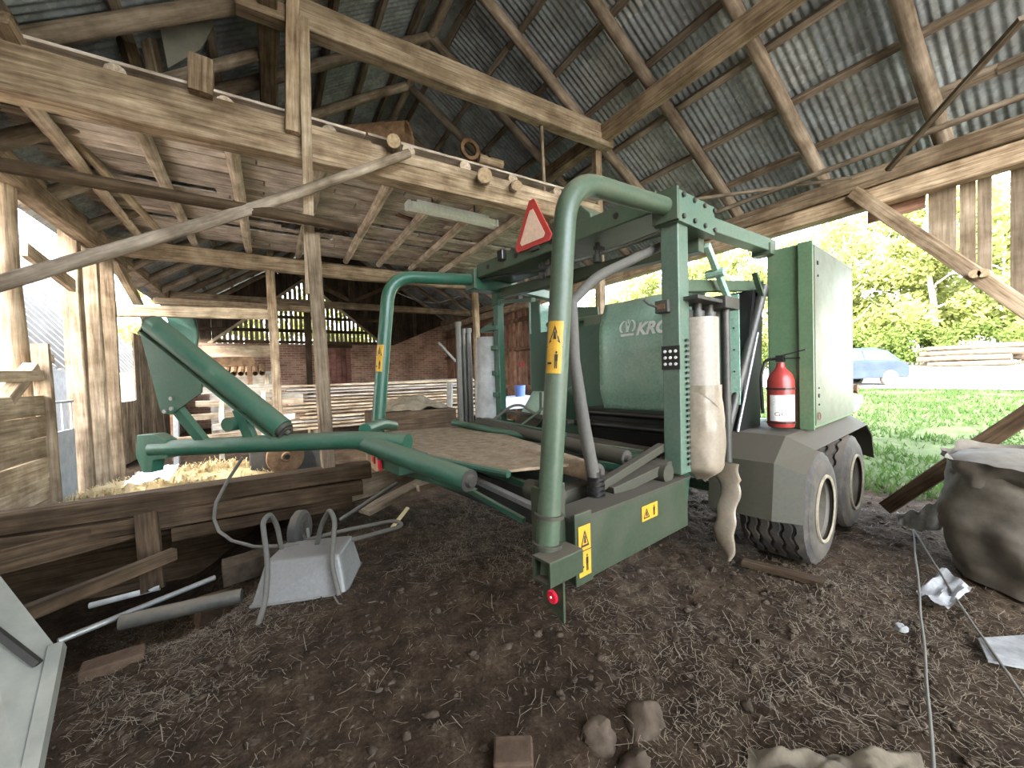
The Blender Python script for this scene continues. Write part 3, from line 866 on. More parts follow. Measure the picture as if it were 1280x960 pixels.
# --- guard hoops at the rear corners
def cylmap(axis_p0, axis_p1, r, mid, facing):
    d = (V(axis_p1) - V(axis_p0)).normalized()
    c0 = V(axis_p0) + d * mid
    f = V(facing); f = (f - d * f.dot(d)).normalized(); sd = d.cross(f)
    def fn(u, v, lift):
        a = u / r
        return c0 + d * v + (f * math.cos(a) + sd * math.sin(a)) * (r + lift)
    return fn
for sg in (-1, 1):
    y = sg * 1.1
    p = [(-2.19 if sg < 0 else -2.146, y, 0.60 if sg < 0 else 0.98), (-1.98, y, 2.43), (-1.10, y, 2.51)]
    m = MB(); m.tube(fillet(p, 0.24, 10), 0.054 if sg < 0 else 0.058, 20)
    g = part(m, 'guard_hoop', 'green' if sg < 0 else 'green_teal', smooth=True, angle=60)
    fn = cylmap(p[0], p[1], 0.055 if sg < 0 else 0.06, 1.02 if sg < 0 else 0.70, (-0.9, -0.45, 0) if sg < 0 else (-0.9, -0.6, 0))
    sticker(g, fn, 0.075, 0.24, 'tall')
    for z in ((0.72, 0.85) if sg < 0 else ()):
        t = (z - 0.6) / 1.83
        m = MB(); m.lathe(V(p[0]).lerp(V(p[1]), t), V(p[1]) - V(p[0]), [(-.008, .05), (-.008, .068), (.008, .068), (.008, .05)], 20, True)
        part(m, 'clamp_ring', 'mud_green', smooth=True)
    # flange and bolted channel at the hoop's upper end
    m = MB(); m.box((-1.09, y, 2.51), (0.03, 0.17, 0.2)); part(m, 'flange', 'green', bev=0.004)
    m = MB()
    m.box((-0.84, y - 0.075, 2.50), (0.48, 0.012, 0.19)); m.box((-0.84, y + 0.075, 2.50), (0.48, 0.012, 0.19)); m.box((-0.84, y, 2.41), (0.48, 0.15, 0.012))
    ch = part(m, 'channel_bracket', 'green_mast' if sg < 0 else 'green_teal')
    if sg < 0:
        bolts(ch, [(-1.03 + i * 0.14, y - 0.081, z) for i in range(4) for z in (2.44, 2.57)], (0, -1, 0))
    m = MB(); m.bar((-0.66, y, 2.50), (0.34, y * 1.1, 2.48), 0.10, 0.10); part(m, 'top_rail', 'green_mast', bev=0.006)
# rail clamp at the box
m = MB(); m.box((0.27, -1.19, 2.45), (0.12, 0.14, 0.09)); part(m, 'rail_clamp', 'green', bev=0.005)
m = MB(); m.bar((-0.98, -1.1, 2.42), (-0.98, -1.1, 2.26), 0.14, 0.05, (0, 1, 0)); part(m, 'gusset', 'green')

# --- top cross tray with rear face
m = MB()
m.box((-1.06, 0.0, 2.585), (0.014, 2.04, 0.13)); m.box((-0.84, 0.0, 2.52), (0.44, 2.04, 0.012)); m.box((-0.62, 0, 2.55), (0.014, 2.04, 0.08))
tray = part(m, 'top_tray', 'green', bev=0.003)
for yy in (-.72, -.08, .38, .82):
    m = MB(); m.cyl((-1.068, yy, 2.585), (-1.072, yy, 2.585), 0.022, n=14); m.build('round_hole', 'ink', tray)
m = MB(); m.bar((-0.72, 1.1, 2.40), (-0.62, -1.1, 2.36), 0.09, 0.10); part(m, 'cross_beam', 'green', bev=0.006)
m = MB(); m.bar((-0.72, 1.12, 2.42), (-0.74, 1.1, 2.26), 0.1, 0.1, (0, 1, 0)); part(m, 'beam_end', 'green_teal', bev=0.006)
# warning triangle
def tri_pts(k, x, cy=0.115, cz=2.70):
    out = []
    for (a, b) in ((0, .27), (-.235, -.13), (.235, -.13)):
        for dx, dz in (((.03, -.0), (-.03, 0)) if b > 0 else (((.0, .045), (.03, 0)) if a < 0 else ((-.03, 0), (0, .045)))):
            out.append((x, cy + (a * .98 + dx) * k, cz + .02 + (b + dz) * k))
    return out
m = MB(); m.prism(tri_pts(1.0, -1.10), (0.012, 0, 0)); tr = part(m, 'warning_triangle', 'sign_red')
m = MB(); m.prism(tri_pts(0.68, -1.104), (0.004, 0, 0)); m.build('triangle_face', 'sign_pink', tr)
m = MB(); m.box((-1.08, 0.1, 2.6), (0.03, 0.1, 0.08)); part(m, 'sign_holder', 'darksteel')
# rear lamp
m = MB(); m.box((-1.09, 0.56, 2.63), (0.06, 0.085, 0.10)); part(m, 'rear_lamp', 'black', bev=0.012)
# sloped valve cover on top
m = MB(); m.prism([(-.95, -.42, 2.53), (-.95, .12, 2.53), (-.95, .06, 2.80), (-.95, -.30, 2.84), (-.95, -.40, 2.74)], (0.34, 0, 0))
part(m, 'valve_cover', 'green', bev=0.01)
# little fittings under the tray
for (x, yy, s1) in ((-.9, .1, .05), (-.88, .0, .04), (-.9, -.42, .035), (-.9, .22, .03)):
    m = MB(); m.cyl((x, yy, 2.51), (x, yy, 2.40), s1 * .6, n=10); m.cyl((x, yy, 2.42), (x, yy, 2.36), s1, n=10); m.box((x + .02, yy, 2.47), (s1 * 2.6, s1 * 1.2, .03))
    part(m, 'valve_fitting', 'darksteel', smooth=True)
m = MB(); m.tube(fillet([(-1.0, -.1, 2.41), (-.9, -.3, 2.42), (-.86, -.7, 2.44), (-.86, -1.0, 2.46)], .1), 0.012, 8); part(m, 'hydraulic_line', 'steel', smooth=True)
m = MB(); m.tube(fillet([(-1.02, 1.0, 2.5), (-1.0, .6, 2.47), (-.92, .3, 2.44), (-.9, .05, 2.42)], .1), 0.012, 8); part(m, 'hydraulic_line', 'black', smooth=True)

# --- film masts
m = MB(); m.bar((-1.0, -1.1, 0.84), (-0.99, -1.1, 2.46), 0.13, 0.115, (0, 1, 0)); mr = part(m, 'film_mast', 'green_mast', bev=0.006)
m = MB()
for k in range(24):
    m.box((-0.985 + 0.0, -1.169, 0.9 + k * 0.034), (0.03, 0.008, 0.016))
tag(m.build('slot_row', 'ink', mr), kind='stuff')
m = MB()
for yy in (-1.065, -1.10, -1.135):
    for zz in (1.535, 1.575, 1.615):
        m.cyl((-1.066, yy, zz), (-1.071, yy, zz), 0.010, n=8)
m.build('reflector_holes', 'white', mr)['kind'] = 'stuff'
m = MB(); m.box((-1.063, -1.10, 1.575), (0.006, 0.12, 0.15)); m.build('perforated_plate', 'ink', mr)
m = MB(); m.box((-1.06, -1.06, 1.90), (0.07, 0.09, 0.08)); lk = part(m, 'mast_latch', 'darksteel', bev=0.006)
m = MB(); m.tube([(-1.09, -1.03, 1.90), (-1.14, -1.0, 1.92), (-1.16, -.98, 1.95)], .008, 6); m.build('latch_pin', 'darksteel', lk)
m = MB(); m.box((-1.085, -1.06, 1.90), (0.03, 0.05, 0.03)); m.build('latch_block', 'rust', lk)
m = MB(); m.bar((-0.74, 1.1, 0.85), (-0.74, 1.1, 2.32), 0.08, 0.09, (0, 1, 0)); ml = part(m, 'film_mast', 'green_dark', bev=0.006)
for z in (1.52, 1.80, 2.02, 1.28):
    m = MB(); m.box((-0.75, 1.14, z), (0.12, 0.16, 0.05)); m.build('mast_bracket', 'green_dark', ml, bev=0.004)
m = MB(); m.prism([(-.78, 1.16, 1.98), (-.78, 1.42, 2.0), (-.78, 1.42, 2.03), (-.78, 1.16, 2.1)], (.06, 0, 0)); part(m, 'mast_arm', 'green_dark')
m = MB(); m.bar((-0.76, 1.06, 2.30), (-1.35, -0.15, 2.07), .035, .03); part(m, 'stay_bar', 'green_dark')
m = MB(); m.box((-1.06, .36, 2.19), (.05, .05, .05)); part(m, 'stay_joint', 'darksteel')

# --- curved grey guard hose from the bracket down to the table
hp = [(-0.62, -1.0, 2.47), (-0.75, -.95, 2.40), (-1.144, -.95, 2.236), (-1.60, -.95, 2.04), (-1.80, -.95, 1.88), (-1.795, -.95, 1.57), (-1.75, -.97, 1.2), (-1.705, -.99, 0.92)]
m = MB(); m.tube(fillet(hp[:5], .2) + [V(p) for p in hp[5:]], [0.02] * 2 + [0.03] * (len(fillet(hp[:5], .2)) - 2) + [0.032, 0.036, 0.036], 12)
part(m, 'guard_hose', 'hose', smooth=True, angle=80)
m = MB()
for k in range(7):
    m.lathe((-1.695, -.995, 0.76 + k * 0.026), (0, 0, 1), [(-.008, .035), (-.008, .05), (.008, .05), (.008, .035)], 14, True)
m.cyl((-1.695, -.995, .72), (-1.70, -.99, .95), .038, n=14)
part(m, 'hose_boot', 'black', smooth=True)

# --- green cover panels with the maker's lettering
def panel_x(y, z):
    return -0.50 + 0.10 * sstep(1.75, 2.15, z) ** 2 + 0.06 * sstep(1.35, 1.15, z) + 0.012 * math.sin(y * 9 + z * 2)
m = MB()
m.grid(lambda u, v: (panel_x(-1.02 + u * 0.92, 1.15 + v * 0.97), -1.02 + u * 0.92 + 0.02 * (1 - v), 1.15 + v * 0.97), 16, 18)
pn = part(m, 'cover_panel', 'green_light', smooth=True, angle=80)
so = pn.modifiers.new('sheet', 'SOLIDIFY'); so.thickness = 0.012; so.offset = -1
fc = bpy.data.curves.new('krone', 'FONT'); fc.body = 'KRONE'; fc.size = 0.138; fc.shear = 0.28; fc.offset = 0.006; fc.extrude = 0.0
fo = bpy.data.objects.new('tmp', fc); COL.objects.link(fo)
bpy.context.view_layer.update()
fm = bpy.data.meshes.new_from_object(fo)
bpy.data.objects.remove(fo)
vs = [(v.co.x, v.co.y) for v in fm.vertices]; fs = [tuple(p.vertices) for p in fm.polygons]
bpy.data.meshes.remove(fm)
lm = MB(); lm.add([(panel_x(-.49 - x, 1.80 + yy) - 0.004, -.49 - x, 1.80 + yy) for x, yy in vs], fs)
lm.build('maker_lettering', 'white', pn, recalc=False)
# crown emblem: a wide band and five arches
cm = MB()
def cr(pts):
    cm.add([(panel_x(-.40 + a, 1.815 + b) - 0.004, -.40 + a, 1.815 + b) for a, b in pts], [tuple(range(len(pts)))])
cr([(-.07, -.016), (.07, -.016), (.07, .004), (-.07, .004)])
for k in (-1, 1):
    arc = [(k * (.034 + .048 * math.sin(a * .93 + .1) + .012 * i_ / 9), .068 + .052 * math.cos(a)) for i_, a in enumerate([i * math.pi / 9 for i in range(10)])]
    inn = [(k * (.030 + .030 * math.sin(a * .93 + .1) + .012 * i_ / 9), .068 + .042 * math.cos(a)) for i_, a in enumerate([i * math.pi / 9 for i in range(10)])]
    for i in range(9):
        cr([arc[i], arc[i + 1], inn[i + 1], inn[i]])
for a0 in (-.022, 0, .022):
    cr([(a0 * .3 - .006, .018), (a0 * .3 + .006, .018), (a0 + .005, .128 if a0 == 0 else .115), (a0 - .005, .128 if a0 == 0 else .115)])
cm.build('crown_emblem', 'white', pn, recalc=False)
m = MB(); m.prism([(0.55, .72, 1.15), (0.62, 1.55, 1.05), (.62, 1.58, 2.45), (.50, .70, 2.30)], (0.012, 0, 0)); part(m, 'cover_panel', 'green')
m = MB(); m.box((0.35, 1.52, 1.72), (0.5, 0.015, 1.45)); part(m, 'cover_panel', 'green_light')
m = MB(); m.box((0.12, 1.42, 1.72), (0.02, 0.16, 1.45)); part(m, 'cover_edge', 'green_dark')
m = MB(); m.box((0.3, .25, 1.65), (0.02, 1.0, 1.0)); part(m, 'cover_panel', 'green')
m = MB(); m.box((-0.1, -1.1, 1.64), (0.012, 0.075, 0.86)); pp = part(m, 'side_plate', 'green_light')
bolts(pp, [(-0.106, -1.1, 1.3 + .17 * k) for k in range(5)], (-1, 0, 0), .008, .006)
# small items: sloped tin box, cable, red switch
m = MB(); m.prism([(-.55, 1.0, 1.05), (-.55, .62, 1.05), (-.35, .62, 1.30), (-.35, 1.0, 1.30)], (0.03, 0, -.02)); part(m, 'sloped_plate', 'green_light', bev=.004)
m = MB(); m.box((-.3, 1.25, 1.62), (.06, .05, .07)); part(m, 'red_switch', 'red', bev=.01)
# upper rails behind the panels
m = MB(); m.tube([(0.42, -1.2, 2.13), (0.42, 1.5, 2.17)], 0.035, 12); part(m, 'upper_rail', 'green', smooth=True)
m = MB(); m.bar((-0.9, -1.06, 2.05), (0.45, -1.10, 2.2), 0.06, 0.08); part(m, 'side_rail', 'green', bev=.004)
m = MB(); m.bar((-0.72, -1.18, 2.32), (-0.30, -1.15, 1.98), 0.035, 0.05); part(m, 'link_bar', 'green_light', bev=.004)
m = MB(); m.cyl((-0.55, -1.22, 2.16), (-0.55, -1.10, 2.16), .03, n=10); part(m, 'link_pivot', 'green_light', smooth=True)
for yy in (.25, -.1, -.3):
    m = MB(); m.box((0.40, yy, 2.09), (.05, .06, .12)); part(m, 'rail_clip', 'darksteel')
# black kink-hose area and rollers below the panel
m = MB(); m.lohi((-0.52, -1.0, 0.86), (-0.15, 0.15, 1.16)); part(m, 'black_apron', 'black', bev=0.02)
m = MB(); m.cyl((-.56, -1.0, 1.13), (-.56, .12, 1.13), .03, n=14); part(m, 'apron_roller', 'black', smooth=True)
m = MB(); m.cyl((-.60, -1.0, 1.03), (-.60, .12, 1.03), .035, n=14); part(m, 'apron_roller', 'black', smooth=True)
m = MB(); m.lohi((-0.1, -1.05, 0.75), (0.2, 1.3, 2.0)); part(m, 'inner_housing', 'green_dark')

# --- film roll with torn wrap and its dispenser
rc = (-0.80, -1.145)
m = MB(); m.lathe((rc[0], rc[1], 1.02), (0, 0, 1), [(0, .045), (0, .128), (.81, .128), (.81, .045), (.80, .04)], 28)
fr = part(m, 'film_roll', 'film', smooth=True)
def wrapf(u, v):
    a = 2 * math.pi * u
    z = 0.77 + v * 0.65
    r = 0.138 + 0.028 * math.sin(v * math.pi) * (1 - v) + 0.010 * mnoise.noise(V(math.cos(a) * 2.2, math.sin(a) * 2.2, z * 6)) + 0.006 * mnoise.noise(V(math.cos(a) * 6, math.sin(a) * 6, z * 14))
    r *= (0.25 + 0.75 * sstep(-.02, .14, v))
    if v > .97: z -= 0.10 * (1 + math.sin(a + 2.2)) * 1.2
    return (rc[0] + math.cos(a) * r, rc[1] + math.sin(a) * r, z + 0.03 * mnoise.noise(V(a, 3, 1)) * (1 - v))
m = MB(); m.grid(wrapf, 40, 26); part(m, 'plastic_wrap', 'filmbag', smooth=True, angle=80)
def stripf(u, v):
    z = 0.86 - v * 0.68
    w = (0.085 if v < .18 else 0.062) * (1 - .8 * sstep(.75, 1, v)) + .012 * mnoise.noise(V(v * 7, u, 2))
    a = u * 2 * math.pi
    return (-0.62 + math.cos(a) * .018 + .03 * math.sin(v * 7), -1.19 - 0.05 + math.sin(a) * w + 0.03 * mnoise.noise(V(v * 5, 0, 0)), z)
m = MB(); m.grid(stripf, 14, 30); part(m, 'hanging_film_strip', 'filmbag', smooth=True, angle=80)
for k, (x, y, r) in enumerate(((-.55, -1.22, .028), (-.50, -1.13, .03), (-.60, -1.09, .022))):
    m = MB(); m.cyl((x, y, .80), (x, y, 1.95), r, n=14); part(m, 'stretch_roller', 'darksteel', smooth=True)
m = MB(); m.lohi((-1.0, -1.25, 1.93), (-.46, -1.06, 1.955)); m.lohi((-.66, -1.27, 1.90), (-.44, -1.08, 1.98)); m.bar((-.95, -1.12, 1.86), (-.6, -1.14, 1.86), .03, .05)
part(m, 'dispenser_bracket', 'darksteel', bev=.004)
for (x, y) in ((-.80, -1.145), (-.66, -1.16)):
    m = MB(); m.lathe((x, y, 1.83), (0, 0, 1), [(0, .03), (.0, .045), (.05, .045), (.05, .03), (.1, .03), (.1, 0)], 16); part(m, 'roll_cap', 'darksteel', smooth=True)
# left film roll, pale and wrapped
m = MB(); m.lathe((-0.78, 1.28, 0.98), (0, 0, 1), [(0, .04), (0, .135), (.2, .13), (.95, .115), (.95, .04)], 24); part(m, 'film_roll', 'sack_pale', smooth=True)

# --- diagonal struts and dark conveyor behind the roll
for (a, b, r, mt) in (((.24, -1.2, 2.16), (-.2, -1.06, .95), .035, 'darksteel'), ((.30, -1.1, 2.1), (-.12, -1.0, .9), .05, 'black'), ((.20, -1.16, 1.78), (-.12, -1.12, 1.0), .012, 'steel'), ((.32, -1.0, 1.5), (.0, -.95, .8), .04, 'darksteel')):
    m = MB(); m.cyl(a, b, r, n=12); part(m, 'diagonal_strut', mt, smooth=True)
m = MB(); m.prism([(.12, -1.16, 2.12), (.34, -1.16, 2.16), (.34, -1.12, .9), (-.1, -1.12, .9)], (0, .9, 0)); part(m, 'belt_housing', 'black')
m = MB(); m.bar((.2, -1.2, 2.05), (.1, -1.18, 2.25), .04, .02); part(m, 'bent_tab', 'green')

# --- storage box over the wheels
m = MB(); m.lohi((0.30, -1.5, 1.0), (1.62, -1.20, 2.45)); bx = part(m, 'storage_box', 'green_box', bev=0.012)
m = MB(); m.lohi((0.34, -1.512, 1.03), (1.60, -1.5, 2.43)); bd = m.build('box_door', 'green_sheen', bx, bev=0.004)
m = MB(); m.lohi((0.275, -1.515, 1.0), (0.30, -1.42, 2.45)); m.build('box_flange', 'green_box', bx, bev=.004)
for (x, z, r) in ((.42, 2.30, .016), (.42, 2.20, .009), (.42, 1.26, .016), (.42, 1.19, .008), (.42, 1.32, .007)):
    m = MB(); m.cyl((x, -1.512, z), (x, -1.518, z), r, n=12); m.build('box_lock', 'ink', bd)
m = MB(); m.lathe((.41, -1.514, 1.10), (0, -1, 0), [(0, .028), (.004, .034), (.006, .028)], 16); m.build('oval_grommet', 'redbrowniron', bd)
# --- fire extinguisher on the mudguard
fe = MB(); ec = V(0.16, -1.33, 1.03)
fe.lathe(ec, (0, 0, 1), [(0, 0), (0, .085), (.02, .092), (.36, .092), (.41, .075), (.45, .04), (.47, .03), (.50, .03), (.50, 0)], 26)
ex = part(fe, 'fire_extinguisher', 'red', smooth=True)
m = MB(); m.lathe(ec + V(0, 0, .05), (0, 0, 1), [(.0, .0925), (.0, .094), (.20, .094), (.20, .0925)], 26)
v0 = MB()
def labf(u, v):
    a = math.pi + .45 + (u - .5) * 2.0
    return ec + V(math.cos(a) * .0945, math.sin(a) * .0945, .05 + v * .20)
v0.grid(labf, 12, 2); v0.build('paper_label', 'white', ex, recalc=False)
fc = bpy.data.curves.new('lab', 'FONT'); fc.body = 'GGA'; fc.size = 0.06
fo = bpy.data.objects.new('tmp', fc); COL.objects.link(fo); bpy.context.view_layer.update()
fm = bpy.data.meshes.new_from_object(fo); bpy.data.objects.remove(fo)
vs = [(v.co.x, v.co.y) for v in fm.vertices]; fs = [tuple(p.vertices) for p in fm.polygons]; bpy.data.meshes.remove(fm)
def onlab(x, y):
    a = math.pi + .45 + (.04 + x - .10) / .0945
    return ec + V(math.cos(a) * .0953, math.sin(a) * .0953, .09 + y * .7)
v1 = MB(); v1.add([onlab(x, y) for x, y in vs], fs)
for k in range(4):
    v1.add([onlab(.0, .12 + k * .03), onlab(.13, .12 + k * .03), onlab(.13, .13 + k * .03), onlab(.0, .13 + k * .03)], [(0, 1, 2, 3)])
v1.build('label_print', 'redbrowniron', ex, recalc=False)
m = MB(); m.lathe(ec + V(0, 0, .29), (0, 0, 1), [(0, .093), (0, .097), (.015, .097), (.015, .093)], 26, True); m.build('holder_band', 'black', ex)
m = MB(); m.lathe(ec + V(0, 0, .03), (0, 0, 1), [(0, .093), (0, .097), (.012, .097), (.012, .093)], 26, True); m.build('holder_band', 'black', ex)
m = MB(); m.box(ec + V(0, 0, .53), (.05, .05, .05)); m.bar(ec + V(0, 0, .55), ec + V(.02, -.16, .59), .02, .012); m.bar(ec + V(0, .0, .53), ec + V(.01, -.13, .53), .02, .012); m.build('valve_handle', 'black', ex)
m = MB(); m.tube(fillet([ec + V(0, .02, .53), ec + V(-.03, .09, .53), ec + V(-.05, .12, .40), ec + V(-.05, .11, .10)], .06), .012, 8); m.build('rubber_hose', 'black', ex, smooth=True)

# --- mudguard over the tandem wheels
prof = [(-.42, .46), (-.36, .84), (-.12, 1.0), (1.75, 1.0), (2.02, .84), (2.12, .55)]
def mudguard(sg):
    m = MB()
    vs, fs = [], []
    for k, (x, z) in enumerate(prof):
        cx, cz = .79, .42
        sx, sz = x + (cx - x) * .07, z + (cz - z) * .16
        vs += [(x, sg * 1.02, z), (x, sg * 1.44, z), (sx, sg * 1.60, sz)]
    for k in range(len(prof) - 1):
        for j in range(2):
            fs.append((k * 3 + j, k * 3 + j + 1, (k + 1) * 3 + j + 1, (k + 1) * 3 + j))
    m.add(vs, fs)
    o = part(m, 'mudguard', 'mud_green')
    so = o.modifiers.new('sheet', 'SOLIDIFY'); so.thickness = 0.01
mudguard(-1); mudguard(1)

# --- wheels
def tyre_mesh():
    n = 80
    # (lateral, radius, zigzag)
    pf = [(-.225, .235, 0), (-.235, .29, 0), (-.232, .36, 0), (-.205, .412, 0)]
    for g in (-.145, -.07, 0.005, .08, .15):
        pf += [(g - .014, .427, 1), (g - .006, .409, 1), (g + .006, .409, 1), (g + .014, .427, 1)]
    pf += [(.205, .412, 0), (.232, .36, 0), (.235, .29, 0), (.225, .235, 0)]
    v, f = [], []
    for i in range(n):
        a = 2 * math.pi * i / n
        zz = .009 if (i // 2) % 2 else -.009
        for (l, r, k) in pf:
            r2 = r + (0.0 if k else (0.007 if (i // 2) % 2 and r > .38 else 0))
            v.append((r2 * math.cos(a), l + zz * k, r2 * math.sin(a)))
    p = len(pf)
    for i in range(n):
        for k in range(p - 1):
            f.append((i * p + k, i * p + k + 1, ((i + 1) % n) * p + k + 1, ((i + 1) % n) * p + k))
    return MB().add(v, f)
tm = tyre_mesh().mesh('tyre', 'rubber', True, 30)
sw = MB().lathe((0, -.238, 0), (0, 1, 0), [(.004, .245), (-.004, .30), (0.0, .355), (.012, .375)], 48).mesh('sidewall_ring', 'sidewall', True, 60)
rm = MB().lathe((0, -.225, 0), (0, 1, 0), [(-.012, .232), (-.012, .246), (.01, .246), (.03, .222), (.10, .210), (.13, .14), (.13, .10), (.09, .085), (.07, .05), (.07, 0)], 40).mesh('rim', 'rim', True, 40)
lipm = MB().lathe((0, -.225, 0), (0, 1, 0), [(-.018, .228), (-.026, .236), (-.026, .250), (-.014, .256), (.0, .246)], 48).mesh('rim_lip', 'sand', True, 60)
nutm = MB().cyl((0, 0, 0), (0, -.025, 0), .016, n=6).mesh('wheel_nut', 'darksteel')
for sg in (-1, 1):
    for x in (.27, 1.31):
        ty = bpy.data.objects.new('tyre', tm); COL.objects.link(ty); ty.parent = W
        ty.location = (x, sg * 1.34, .415); ty.rotation_euler = (0, R.random() * 3, 0 if sg < 0 else math.pi)
        for nm, me in (('sidewall_ring', sw), ('rim', rm), ('rim_lip', lipm)):
            o = bpy.data.objects.new(nm, me); COL.objects.link(o); o.parent = ty
        for k in range(6):
            o = bpy.data.objects.new('wheel_nut', nutm); COL.objects.link(o); o.parent = ty
            o.location = (.12 * math.cos(k * math.pi / 3), -.105, .12 * math.sin(k * math.pi / 3))
m = MB(); m.bar((.79, -1.1, .55), (.79, 1.1, .55), .14, .14); m.cyl((.27, -1.25, .415), (.27, 1.25, .415), .05); m.cyl((1.31, -1.25, .415), (1.31, 1.25, .415), .05)
m.bar((.2, -1.02, .45), (1.4, -1.02, .45), .08, .1); m.bar((.2, 1.02, .45), (1.4, 1.02, .45), .08, .1)
part(m, 'tandem_axle', 'green_dark', bev=.004)
m = MB(); m.bar((-1.0, -.55, .62), (3.0, -.3, .62), .12, .2); m.bar((-1.0, .55, .62), (3.0, .3, .62), .12, .2); m.bar((2.9, 0, .62), (3.7, 0, .6), .16, .16)
part(m, 'chassis_frame', 'green_dark', bev=.006)

# --- rear lower side beam with the stickers
m = MB(); m.lohi((-2.05, -1.15, .50), (-.98, -1.06, .80)); sb = part(m, 'side_beam', 'green_olive', bev=.006)
m = MB(); m.lohi((-2.06, -1.16, .80), (-.96, -.98, .815)); part(m, 'dusty_top_strip', 'mud_green')
sticker(sb, lambda u, v, l: V(-1.42 + u, -1.152 - l, .70 + v), .16, .085, 'wide')
sticker(sb, lambda u, v, l: V(-2.0 + u, -1.168 - l, .66 + v), .085, .24, 'tall')
m = MB(); m.lohi((-2.06, -1.166, .50), (-1.94, -1.15, .84)); part(m, 'end_plate', 'green_olive', bev=.004)
m = MB(); m.lohi((-2.20, -1.10, .62), (-2.05, -1.02, .98)); part(m, 'hoop_bracket', 'green_olive', bev=.006)
m = MB(); m.cyl((-2.1, -1.11, .92), (-2.1, -.9, .92), .048, n=18); part(m, 'pivot_tube', 'mud_green', smooth=True)
m = MB()
c0 = V(-2.27, -1.16, .65)
for (dy, dz, sy, sz) in ((0, .048, .11, .012), (0, -.048, .11, .012), (.05, 0, .012, .10), (-.05, 0, .012, .10)):
    m.box(c0 + V(.10, dy, dz), (.21, sy, sz))
part(m, 'square_tube_end', 'green_olive', bev=.002)
m = MB(); m.box((-2.16, -1.16, .65), (.06, .085, .08)); part(m, 'packed_straw', 'straw')
m = MB(); m.prism([(-2.21, -1.10, .60), (-2.21, -1.225, .60), (-2.21, -1.225, .425), (-2.21, -1.10, .475)], (.012, 0, 0)); rp = part(m, 'reflector_plate', 'green_olive')
m = MB(); m.lathe((-2.212, -1.165, .52), (-1, 0, 0), [(0, .030), (.008, .030), (.012, .025), (.012, 0)], 20); m.build('red_reflector', 'redlens', rp, smooth=True)
m = MB(); m.cyl((-2.216, -1.165, .52), (-2.228, -1.165, .52), .005, n=8); m.build('reflector_screw', 'white', rp)
# second dusty beam and bits inside it
m = MB(); m.lohi((-1.98, -.88, .70), (-1.0, -.76, .84)); part(m, 'inner_beam', 'mud_green', bev=.006)
m = MB(); m.bar((-1.72, -.98, .84), (-1.05, -1.02, 1.0), .05, .05); part(m, 'linkage_bar', 'mud_green', bev=.004)
m = MB(); m.bar((-1.60, -1.0, .82), (-1.0, -1.05, .9), .1, .06); part(m, 'linkage_bar', 'mud_green', bev=.004)
m = MB(); m.cyl((-1.15, -1.12, .86), (-1.15, -.9, .86), .06, n=14); part(m, 'pivot_tube', 'mud_green', smooth=True)
m = MB(); m.prism([(-1.06, -1.0, .48), (-.7, -1.0, .5), (-.62, -1.0, .86), (-1.06, -1.0, .90)], (0, .06, 0)); part(m, 'corner_plate', 'green_dark')

# --- wrapping table: dust-caked plate, rollers, belts
m = MB(); m.prism([(-2.02, 1.22, 1.0), (-1.15, .95, .985), (-1.55, -.86, .96), (-2.05, -.66, .965), (-2.2, -.03, .985), (-2.18, .6, 1.0)], (0, 0, -.018)); part(m, 'table_plate', 'dustplate', bev=.004)
m = MB(); m.tube(fillet([(-2.03, 1.22, .985), (-2.2, .6, .98), (-2.22, -.03, .965), (-2.06, -.68, .945)], .2), .022, 10); part(m, 'plate_edge', 'green_teal', smooth=True)
rl = [((-2.50, .44, 1.06), (-2.27, -.60, .935), .062, 'green_teal'), ((-1.15, .95, 1.02), (-1.30, -.92, .95), .05, 'mud_green'), ((-1.55, .9, .93), (-1.66, -.98, .93), .055, 'dustplate'),
      ((-1.42, 1.0, 1.04), (-1.0, -.95, .88), .03, 'green_dark'), ((-.85, 1.0, .95), (-.9, -.95, .9), .05, 'mud_green')]
for a, b, r, mt in rl:
    m = MB(); m.cyl(a, b, r, n=20); o = part(m, 'table_roller', mt, smooth=True)
    d = (V(b) - V(a)).normalized()
    m = MB(); m.lathe(V(b), d, [(0, r * .98), (.006, r * .98), (.006, r * .6), (.03, r * .45), (.03, 0)], 18); m.build('roller_end_cap', 'darksteel', o, smooth=True)
for (a, b, w, h, mt) in (((-1.95, 1.15, .96), (-1.85, -.9, .80), .03, .05, 'green_dark'), ((-2.12, .35, .93), (-1.98, -.95, .76), .04, .03, 'steel'), ((-2.2, .1, .90), (-2.1, -.85, .74), .025, .03, 'green_teal'),
                          ((-1.0, 1.05, 1.03), (-1.1, -.2, 1.0), .06, .03, 'green_dark'), ((-.75, 1.05, 1.1), (-.8, 0, 1.06), .08, .03, 'mud_green'), ((-1.45, .1, .93), (-.95, -.75, .9), .05, .06, 'mud_green'),
                          ((-1.7, .3, .86), (-1.0, -.9, .82), .06, .06, 'green_dark'), ((-1.25, .3, .98), (-1.0, -.85, .93), .035, .035, 'green')):
    m = MB(); m.bar(a, b, w, h); part(m, 'table_bar', mt, bev=.003)
m = MB(); m.lohi((-1.9, -.85, .62), (-.6, .95, .82)); part(m, 'belt_bed', 'black')
m = MB(); m.tube(fillet([(-1.2, .7, 1.03), (-1.0, .5, 1.25), (-.75, .45, 1.05), (-.6, .6, 1.3)], .15), .014, 8); part(m, 'loose_cable', 'hose', smooth=True)
m = MB(); m.bar((-.92, .55, 1.0), (-.5, .1, 1.45), .02, .02); part(m, 'thin_lever', 'green')
m = MB(); m.lathe((-1.60, -.82, .90), (-1, 0, 0), [(0, .03), (0, .05), (.01, .05), (.01, .03)], 16, True); part(m, 'ring_eye', 'darksteel')

